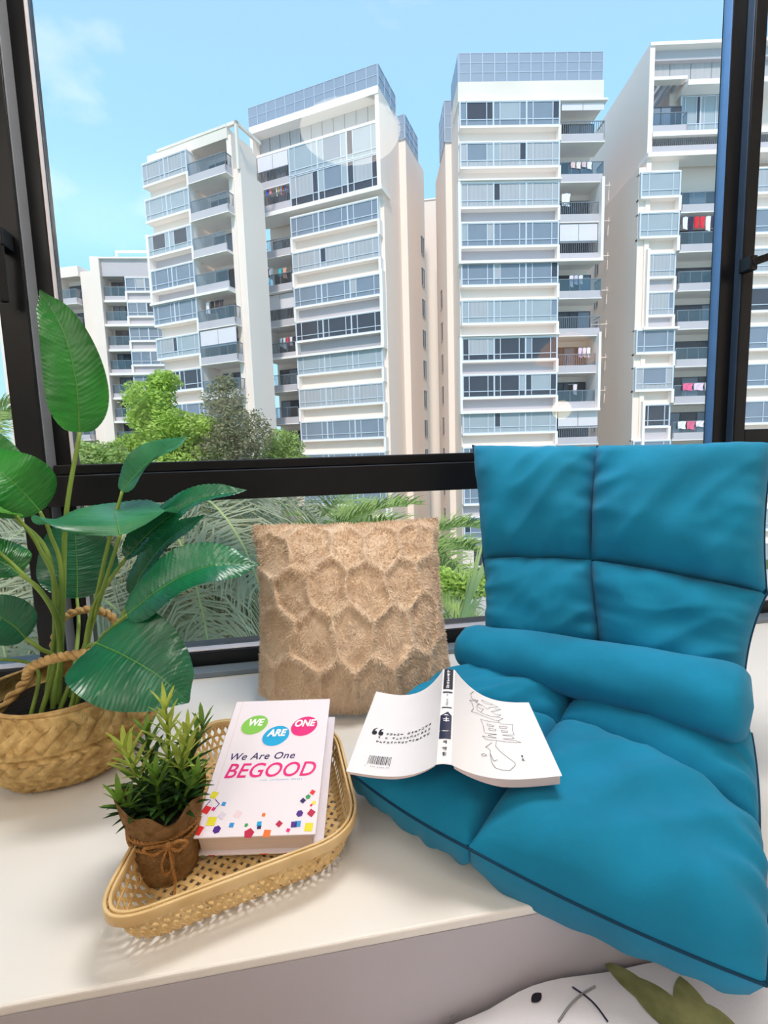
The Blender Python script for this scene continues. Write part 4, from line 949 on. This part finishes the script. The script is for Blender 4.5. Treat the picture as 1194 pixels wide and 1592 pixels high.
# ---------------------------------------------------------------- small plant in a burlap-wrapped pot
mat('burlap', (170, 128, 82), .95, .22, 90, col2=(190, 150, 104), bump=.9, bscale=700, spec=.1)
mat('twine', (178, 126, 70), .9, .2, 120, bump=.5, bscale=500)
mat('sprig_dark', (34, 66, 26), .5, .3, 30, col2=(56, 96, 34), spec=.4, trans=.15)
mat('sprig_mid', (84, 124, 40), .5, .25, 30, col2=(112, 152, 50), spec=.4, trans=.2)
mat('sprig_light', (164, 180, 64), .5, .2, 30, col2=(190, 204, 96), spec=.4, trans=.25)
PC = atZ(249, 1378, .010); PC.y += .036; PC.z = .0085
pot = thing('potted_plant', 'small bushy green plant in a burlap wrapped pot with twine bow', 'plant', tuple(PC))
def burl(a, v):
    th = 6.2832*a; r = (.0375 + .006*v + (.006*v**4)); z = .098*v
    r += .0022*math.sin(5*th+2)*v**2 + .0016*ns((math.cos(th)*3, math.sin(th)*3, v*4), 1., 1)
    r -= .004*math.exp(-((v-.56)/.07)**2); z += .010*math.sin(2*th+.6)*v**6 + .005*math.sin(7*th)*v**8
    if v < .04: r *= .97
    return PC+Vector((r*math.cos(th), r*math.sin(th), z))
mb = MB().grid(burl, 72, 34, True); mb.grid(lambda a, v: burl(a, 1-.35*v)+(PC-burl(a, 1-.35*v)).normalized()*.0025, 72, 10, True)
mb.add([PC+Vector((.036*math.cos(6.2832*i/40), .036*math.sin(6.2832*i/40), .0005)) for i in range(40)], [tuple(range(39, -1, -1))])
mb.build('burlap_wrap', 'burlap', pot, True)
fold = MB().grid(lambda a, v: PC+Vector((.046*math.cos(4.3+1.9*a), .046*math.sin(4.3+1.9*a), .10-.045*v*math.sin(math.pi*a)))*1+Vector((.0025*math.cos(4.3+1.9*a), .0025*math.sin(4.3+1.9*a), 0))*(1-v)*math.sin(9*a), 20, 8)
MB().lathe([(.001, .078), (.041, .076)], 30, Matrix.Translation(PC)).build('soil', 'soil', pot, True)
def ringpt(th, z, r=.0385): return PC+Vector((r*math.cos(th), r*math.sin(th), z))
for z, tl in ((.053, .004), (.0575, -.003)):
    rope('twine_band', [ringpt(6.2832*i/20, z+tl*math.sin(6.2832*i/20), .0405) for i in range(21)], .0018, 26, pot, 'twine', 200)
kn = ringpt(-1.22, .055, .044)
rope('twine_bow', [kn, kn+Vector((-.016, -.006, .006)), kn+Vector((-.026, -.003, .002)), kn+Vector((-.015, -.006, -.004)), kn, kn+Vector((.012, -.005, .008)), kn+Vector((.020, -.002, .002)), kn+Vector((.010, -.005, -.004)), kn], .0016, 24, pot, 'twine', 150)
rope('twine_tail', [kn, kn+Vector((.004, -.008, -.018)), kn+Vector((.005, -.006, -.042)), kn+Vector((.004, -.016, -.0515)), kn+Vector((-.002, -.030, -.0515))], .0014, 14, pot, 'twine', 80)
rope('twine_tail', [kn, kn+Vector((-.006, -.006, -.012)), kn+Vector((-.008, -.003, -.028)), kn+Vector((-.004, -.002, -.034)), kn+Vector((.004, -.004, -.02)), kn], .0013, 14, pot, 'twine', 80)
MB().tube([kn+Vector((-.005, 0, 0)), kn, kn+Vector((.005, 0, .001))], [.003, .0045, .003], 8).build('twine_knot', 'twine', pot, True)
R = random.Random(21)
def blade(base, d, L, w, m, par, bend=.35):
    d = d.normalized(); side = d.cross(Vector((0, 0, 1))); side = side.normalized() if side.length > .01 else Vector((1, 0, 0)); nn = side.cross(d)
    mb = MB(); pts = []; p = base.copy(); dd = d.copy(); prf = (.35, .8, 1, .95, .7, .08); n = len(prf)-1
    vs = []
    for i, q in enumerate(prf):
        ww = w*.5*q; s_ = dd.cross(Vector((0, 0, 1))); s_ = s_.normalized() if s_.length > .01 else side
        nn = s_.cross(dd)
        vs += [p-s_*ww+nn*ww*.35, p, p+s_*ww+nn*ww*.35]
        p = p+dd*(L/n); dd = (dd+Vector((0, 0, -bend/n))).normalized()
    mb.add(vs, [(i*3+c, i*3+c+1, i*3+c+4, i*3+c+3) for i in range(n) for c in range(2)])
    return mb.build('leaf', m, par, True)
def sprig(off, tip, nW, L, light):
    a, b = PC+Vector((off[0], off[1], .075)), PC+Vector(tip)
    st_ = MB().tube(cubic([a, a.lerp(b, .5)+Vector((0, 0, .006)), b], 8), [.0024, .0024, .0022, .002, .002, .0018, .0016, .0012], 6).build('sprig', 'sprig_mid', pot, True)
    axd = (b-a).normalized()
    for k in range(nW):
        t = k/(nW-1); p = a.lerp(b, .05+.95*t); n = 6 if t < .85 else 5; up_ = .15+1.5*t**2
        for j in range(n):
            th = 6.2832*(j/n+.618*k)+R.uniform(-.2, .2); d = Vector((math.cos(th), math.sin(th), up_+R.uniform(-.2, .2))) + axd*.35
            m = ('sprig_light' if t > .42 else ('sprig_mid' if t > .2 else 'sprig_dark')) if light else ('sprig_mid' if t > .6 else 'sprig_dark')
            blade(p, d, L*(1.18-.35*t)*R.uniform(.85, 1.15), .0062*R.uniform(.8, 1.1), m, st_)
sprig((-.012, 0, 0), (-.036, -.004, .155), 7, .036, True); sprig((.008, .012, 0), (.006, .022, .185), 8, .038, True); sprig((.014, -.006, 0), (.034, .002, .160), 7, .038, True)
sprig((0, -.014, 0), (.002, -.022, .125), 5, .036, False); sprig((-.018, -.012, 0), (-.036, -.030, .105), 4, .036, False); sprig((.02, -.012, 0), (.046, -.016, .115), 4, .034, False); sprig((.012, .02, 0), (.044, .034, .150), 6, .034, False); sprig((-.014, .018, 0), (-.022, .03, .15), 6, .034, False)
# ---------------------------------------------------------------- open paperback lying face down on the chair
mat('paper_white', (238, 236, 238), .55, .015, 6, spec=.35)
mat('ink', (26, 26, 40), .6, .05, 20); mat('ink_navy', (22, 26, 60), .5, .05, 20); mat('ink_grey', (140, 142, 150), .6, .05, 20); mat('kraft', (206, 176, 120), .7, .05, 10)
S0, S1 = atZ(690, 1190, .148), atZ(698, 1042, .190)
Lf0, Lf1 = atZ(538, 1199, .112), atZ(585, 1075, .128); Rt0, Rt1 = atZ(874, 1206, .125), atZ(822, 1092, .138)
ob = thing('open_book', 'open white paperback lying face down on the blue chair seat', 'book', tuple((Lf0+Rt0)/2))
upn = (Rt0-Lf0).cross(S1-S0).normalized(); upn = upn if upn.z > 0 else -upn
def bs_(side, a, b):                                # a 0 spine .. 1 fore edge, b 0 bottom .. 1 top
    s_ = S0.lerp(S1, b); e_ = (Lf0.lerp(Lf1, b) if side == 0 else Rt0.lerp(Rt1, b))
    ds = s_-e_; hgt = ds.dot(upn); base = s_-upn*hgt
    sw = (e_-base).normalized()*.0085*(1-a)            # half the spine's width
    return base.lerp(e_, a) + sw + upn*hgt*(1-a)**3.2
def shell(fn, th, nu, nv, m, name, parent):         # closed sheet of thickness th(a,b) hanging below fn
    mb = MB(); mb.grid(fn, nu, nv); lo_ = lambda a, b: fn(a, b)-upn*th(a, b); mb.grid(lo_, nu, nv, flip=True)
    for e in (0, 1):
        mb.grid(lambda a, b: fn(a, e)-upn*th(a, e)*b, nu, 2, flip=(e == 1)); mb.grid(lambda a, b: fn(e, a)-upn*th(e, a)*b, nv, 2, flip=(e == 0))
    return mb.build(name, m, parent, True)
for sd, nm, th in ((0, 'left', .0045), (1, 'right', .013)):
    f = lambda a, b, sd=sd: bs_(sd, a, b)
    o = shell(f, lambda a, b: .0005, 40, 8, 'paper_white', 'cover', ob)
    g_ = lambda a, b, sd=sd: bs_(sd, .02+.965*a, .008+.984*b)-upn*.0007
    o2 = shell(g_, lambda a, b, th=th: th*min(1, .35+a*1.5)+.0006, 40, 8, 'page_edge', 'page_block', ob)
ms_ = o.modifiers
spw = lambda a, b: bs_(0, 0, b).lerp(bs_(1, 0, b), a)+upn*.0012*math.sin(math.pi*a)
shell(spw, lambda a, b: .0008, 8, 12, 'paper_white', 'spine', ob)
def onb(side, a, b, e=.0006): return bs_(side, a, b)+upn*e
def patch(fn, a0, a1, b0, b1, m, name='print_block', nu=6, nv=3): return MB().grid(lambda s, t: fn(a0+(a1-a0)*s, b0+(b1-b0)*t), nu, nv).build(name, m, ob, True)
spo = lambda a, b: spw(a, b)+upn*.0006
patch(spo, .12, .88, .745, .995, 'ink'); patch(spo, .12, .88, .70, .715, 'ink_navy'); patch(spo, .12, .88, .53, .54, 'ink_navy'); patch(spo, .05, .9, .30, .45, 'ink_navy'); patch(spo, .05, .9, .22, .29, 'ink_navy')
MB().add([spo(.05, .30), spo(.9, .30), spo(.5, .24), spo(.05, .45), spo(.9, .45), spo(.6, .49)], [(0, 1, 2), (3, 5, 4)]).build('print_block', 'ink_navy', ob)
SPL = (S1-S0).length; HWD = (Rt0-S0).length
def marks(name, m, fn, n, pitch, size, seed, vert=False, parent=None):   # small unreadable printed characters built of short strokes
    R = random.Random(seed); mb = MB()
    for k in range(n):
        if R.random() < .1: continue
        ox, oy = (0, -k*pitch) if vert else (k*pitch, 0)
        for _ in range(4):
            h = R.random() < .55; l = size*R.uniform(.5, .95); w = size*.13; x, y = ox+size*R.uniform(-.3, .3), oy+size*R.uniform(-.42, .42)
            a, b = (l/2, w/2) if h else (w/2, l/2)
            if h: x = ox+size*R.uniform(-.05, .05)
            else: y = oy+size*R.uniform(-.05, .05)
            mb.add([fn(x-a, y-b), fn(x+a, y-b), fn(x+a, y+b), fn(x-a, y+b)], [(0, 1, 2, 3)])
    return mb.build(name, m, parent if parent is not None else ob)
spx = lambda b: (lambda x, y: spo(.5+x/.017, b+y/SPL)+upn*.0004)
marks('lettering', 'paper_white', spx(.965), 9, .0046, .0050, 1, True); marks('lettering', 'ink_grey', spx(.67), 5, .0042, .004, 2, True)
marks('lettering', 'paper_white', spx(.405), 2, .0105, .0085, 3, True); marks('lettering', 'ink', spx(.185), 2, .009, .0062, 5, True); marks('lettering', 'ink', spx(.08), 1, .009, .0062, 6, True)
LW = (S0-Lf0).length; LH = (Lf1-Lf0).length
lt_ = lambda x, y: onb(0, 1-x/LW, y/LH)              # left cover, metres from its lower left corner
rt_ = lambda x, y: onb(1, x/HWD, y/LH)               # right cover, metres from the lower spine corner
for k in (0, 1):                                      # opening quotation marks
    cx = .022+.0105*k
    MB().poly([lt_(cx+.0042*math.cos(q), .079+.0042*math.sin(q)) for q in [6.2832*i/20 for i in range(20)]]).build('quote_mark', 'ink', ob)
    MB().poly([lt_(cx-.0042, .079), lt_(cx-.002, .081), lt_(cx+.0018, .0895), lt_(cx+.0032, .089), lt_(cx-.003, .086)][::1]).build('quote_mark', 'ink', ob)
for k, (x0, y0, n_) in enumerate(((.044, .079, 13), (.032, .0705, 15), (.031, .062, 15))):
    marks('lettering', 'ink', lambda x, y, x0=x0, y0=y0: lt_(x0+x, y0+y), n_, .0058, .0050, 10+k)
R = random.Random(4); x_ = .026
while x_ < .060:
    w_ = R.choice((.0005, .0008, .0013)); h0 = .017 if x_ < .0275 or x_ > .058 else .019
    MB().grid(lambda s, t: lt_(x_+w_*s, h0+(.034-h0)*t), 2, 4).build('barcode_bar', 'ink', ob); x_ += w_+R.choice((.0006, .0010, .0014))
marks('lettering', 'ink_grey', lambda x, y: lt_(.024+x, .0145+y), 14, .0027, .0022, 30)
def stroke(pts, w=.0006, n=40):
    c = cubic([Vector((x, y, 0)) for x, y in pts], n) if len(pts) > 2 else [Vector((*pts[0], 0)).lerp(Vector((*pts[1], 0)), i/7) for i in range(8)]
    vs = []
    for i, p in enumerate(c):
        t = (c[min(i+1, len(c)-1)]-c[max(i-1, 0)]).normalized(); q = Vector((-t.y, t.x, 0))*w/2; vs += [rt_(p.x-q.x, p.y-q.y), rt_(p.x+q.x, p.y+q.y)]
    MB().add(vs, [(2*i, 2*i+1, 2*i+3, 2*i+2) for i in range(len(c)-1)]).build('drawn_line', 'ink', ob)
def pix(p): c = RM.transposed() @ (p-CAM); return PW/2+FPX*c.x/-c.z, PH/2-FPX*c.y/-c.z
def cov(px, py):                                     # photograph position -> metres on the right cover
    x, y = .07, .1
    for _ in range(12):
        u, v = pix(rt_(x, y)); ux, vx = pix(rt_(x+.001, y)); uy, vy = pix(rt_(x, y+.001))
        a, b, c_, d_ = ux-u, uy-u, vx-v, vy-v; det = a*d_-b*c_; eu, ev = px-u, py-v
        x = min(max(x+.001*(d_*eu-b*ev)/det, .002), HWD*.98); y = min(max(y+.001*(-c_*eu+a*ev)/det, .002), LH*.985)
    return x, y
def poly_(pts, w=.00055):
    q = [cov(720+x/9.185, 1070+y/9.185) for x, y in pts]
    for i in range(len(q)-1): stroke([q[i], q[i+1]], w)
for pl_ in ([(150, 45), (105, 80), (130, 150), (215, 175), (185, 205)], [(90, 170), (130, 215), (150, 290), (115, 330), (200, 355), (340, 415), (500, 465), (540, 510), (710, 515), (700, 590), (730, 665)], [(90, 170), (185, 180), (200, 215), (280, 250)], [(130, 150), (185, 205)],
            [(260, 165), (310, 215), (400, 240), (415, 225), (300, 180), (260, 165)], [(195, 250), (230, 220), (280, 250), (350, 295), (390, 270), (500, 265), (415, 225)], [(195, 250), (200, 310), (250, 345), (400, 400), (490, 410), (540, 380), (460, 370), (400, 330), (460, 325), (540, 300), (450, 295)], [(250, 345), (290, 300), (230, 280), (195, 250)], [(490, 410), (570, 430), (500, 465)],
            [(510, 490), (250, 440), (290, 540), (300, 610), (320, 640), (480, 655), (355, 670), (480, 710), (275, 680), (330, 730), (490, 745), (830, 775), (750, 745), (570, 720), (730, 715), (690, 685), (560, 665), (730, 665)],
            [(345, 505), (440, 535), (430, 550), (350, 535), (345, 505)], [(365, 568), (465, 585), (465, 608), (375, 600), (365, 568)], [(515, 540), (630, 550), (622, 575), (528, 568), (515, 540)], [(545, 600), (635, 610), (630, 632), (555, 625), (545, 600)],
            [(475, 745), (465, 825), (515, 885), (655, 1000), (740, 1060), (745, 1100), (670, 1172), (545, 1165), (460, 1135), (410, 1060), (385, 930), (390, 890), (360, 855), (320, 840), (380, 800), (410, 775)], [(385, 930), (440, 1040), (490, 1020)], [(340, 960), (300, 930), (260, 945), (280, 970), (340, 960)]): poly_(pl_)
for k, (px, py) in enumerate(((840, 970), (855, 1017), (880, 1087))):
    x0, y0 = cov(720+px/9.185, 1070+py/9.185); marks('lettering', 'ink', lambda x, y, x0=x0, y0=y0: rt_(x0+x, y0+y), 1, .006, .0058, 41+k)
marks('lettering', 'print_greyblue', lambda x, y: BM @ Vector((TAGXY[0]+x, TAGXY[1]+y, .0004)), 22, .0026, .0024, 50, parent=bk1)
# ---------------------------------------------------------------- bed below the ledge
mat('duvet_white', (232, 232, 240), .9, .02, 6, bump=.1, bscale=500, sheen=.2, spec=.1)
mat('mattress', (225, 220, 214), .9, .03, 8); mat('bed_wood', (150, 120, 90), .6, .2, 5, stretch=(1, 6, 1))
mat('leaf_print', (122, 128, 78), .9, .25, 30, col2=(158, 160, 110)); mat('leaf_print_grey', (140, 142, 148), .9, .2, 30)
bed = thing('bed', 'bed with white leaf-printed duvet below the window ledge', 'bed', (1.0, -.3, ZF))
MB().box(.35, 2.2, -1.7, .40, ZF, ZF+.14).build('bed_frame', 'bed_wood', bed)
bevel(MB().box(.34, 2.2, -1.7, .40, ZF+.14, ZF+.34).build('mattress', 'mattress', bed), .03, 4)
def duv(x, y):
    e = max(0, (.29-x))/.25; ey = max(0, (y-.36))/.09
    z = -.075 - .055*min(1.5, e)**1.8 - .02*ey**2 + .016*ns((x*6, y*5, 0)) + .012*ns((x*14+y*8, y*4, 3)) - .05*max(0, .1-y)
    return Vector((x, y, z))
dv = MB(); XA, XB, YA, YB2 = .02, 2.2, -1.6, .445
dv.grid(lambda a, b: duv(XA+(XB-XA)*a, YA+(YB2-YA)*b), 130, 130)
dv.grid(lambda a, b: Vector((XA+(XB-XA)*a, YB2-.012*b, 0))+Vector((0, 0, duv(XA+(XB-XA)*a, YB2).z-.16*b)), 130, 5, flip=True)
dv.grid(lambda a, b: Vector((XA-.02*b, YA+(YB2-YA)*a, duv(XA, YA+(YB2-YA)*a).z-.16*b)), 130, 5)
do_ = dv.build('duvet', 'duvet_white', bed, True)
def dprint(cx, cy, l, w, ang, m):
    ca, sa = math.cos(ang), math.sin(ang); mb = MB()
    def f(s, t):
        x = l*(s-.5); y = w*math.sin(math.pi*s)**.8*(t-.5); p = duv(cx+x*ca-y*sa, cy+x*sa+y*ca); p.z += .0012; return p
    mb.grid(f, 16, 6).build('printed_leaf', m, do_, True)
def dline(pts, m, w=.0012):
    c = cubic([Vector((x, y, 0)) for x, y in pts], 24); q = [duv(p.x, p.y)+Vector((0, 0, .0012)) for p in c]
    MB().tube(q, w, 5).build('printed_stem', m, do_)
def dpx(px, py):
    z = -.09
    for _ in range(6): p = atZ(px, py, z); z = duv(p.x, p.y).z
    return p.x, p.y
for px, py, l, w, an, m in ((985, 1532, .075, .026, 1.9, 'leaf_print'), (1030, 1568, .085, .040, 1.9, 'leaf_print'), (1080, 1580, .08, .036, 1.2, 'leaf_print'), (1110, 1590, .06, .03, 2.2, 'leaf_print'), (1175, 1490, .06, .03, .6, 'leaf_print_grey'), (834, 1552, .014, .010, .3, 'ink'), (678, 1574, .014, .011, .2, 'ink'), (708, 1576, .02, .008, .8, 'leaf_print_grey')):
    dprint(*dpx(px, py), l, w, an, m)
dline([dpx(890, 1536), dpx(920, 1558), dpx(945, 1590)], 'ink_navy', .0009); dline([dpx(925, 1535), dpx(890, 1560), dpx(868, 1590)], 'leaf_print_grey', .0012); dline([dpx(668, 1578), dpx(672, 1592)], 'leaf_print_grey', .0007)
for o in WEMPT:
    if '_w' in o: del o['_w']
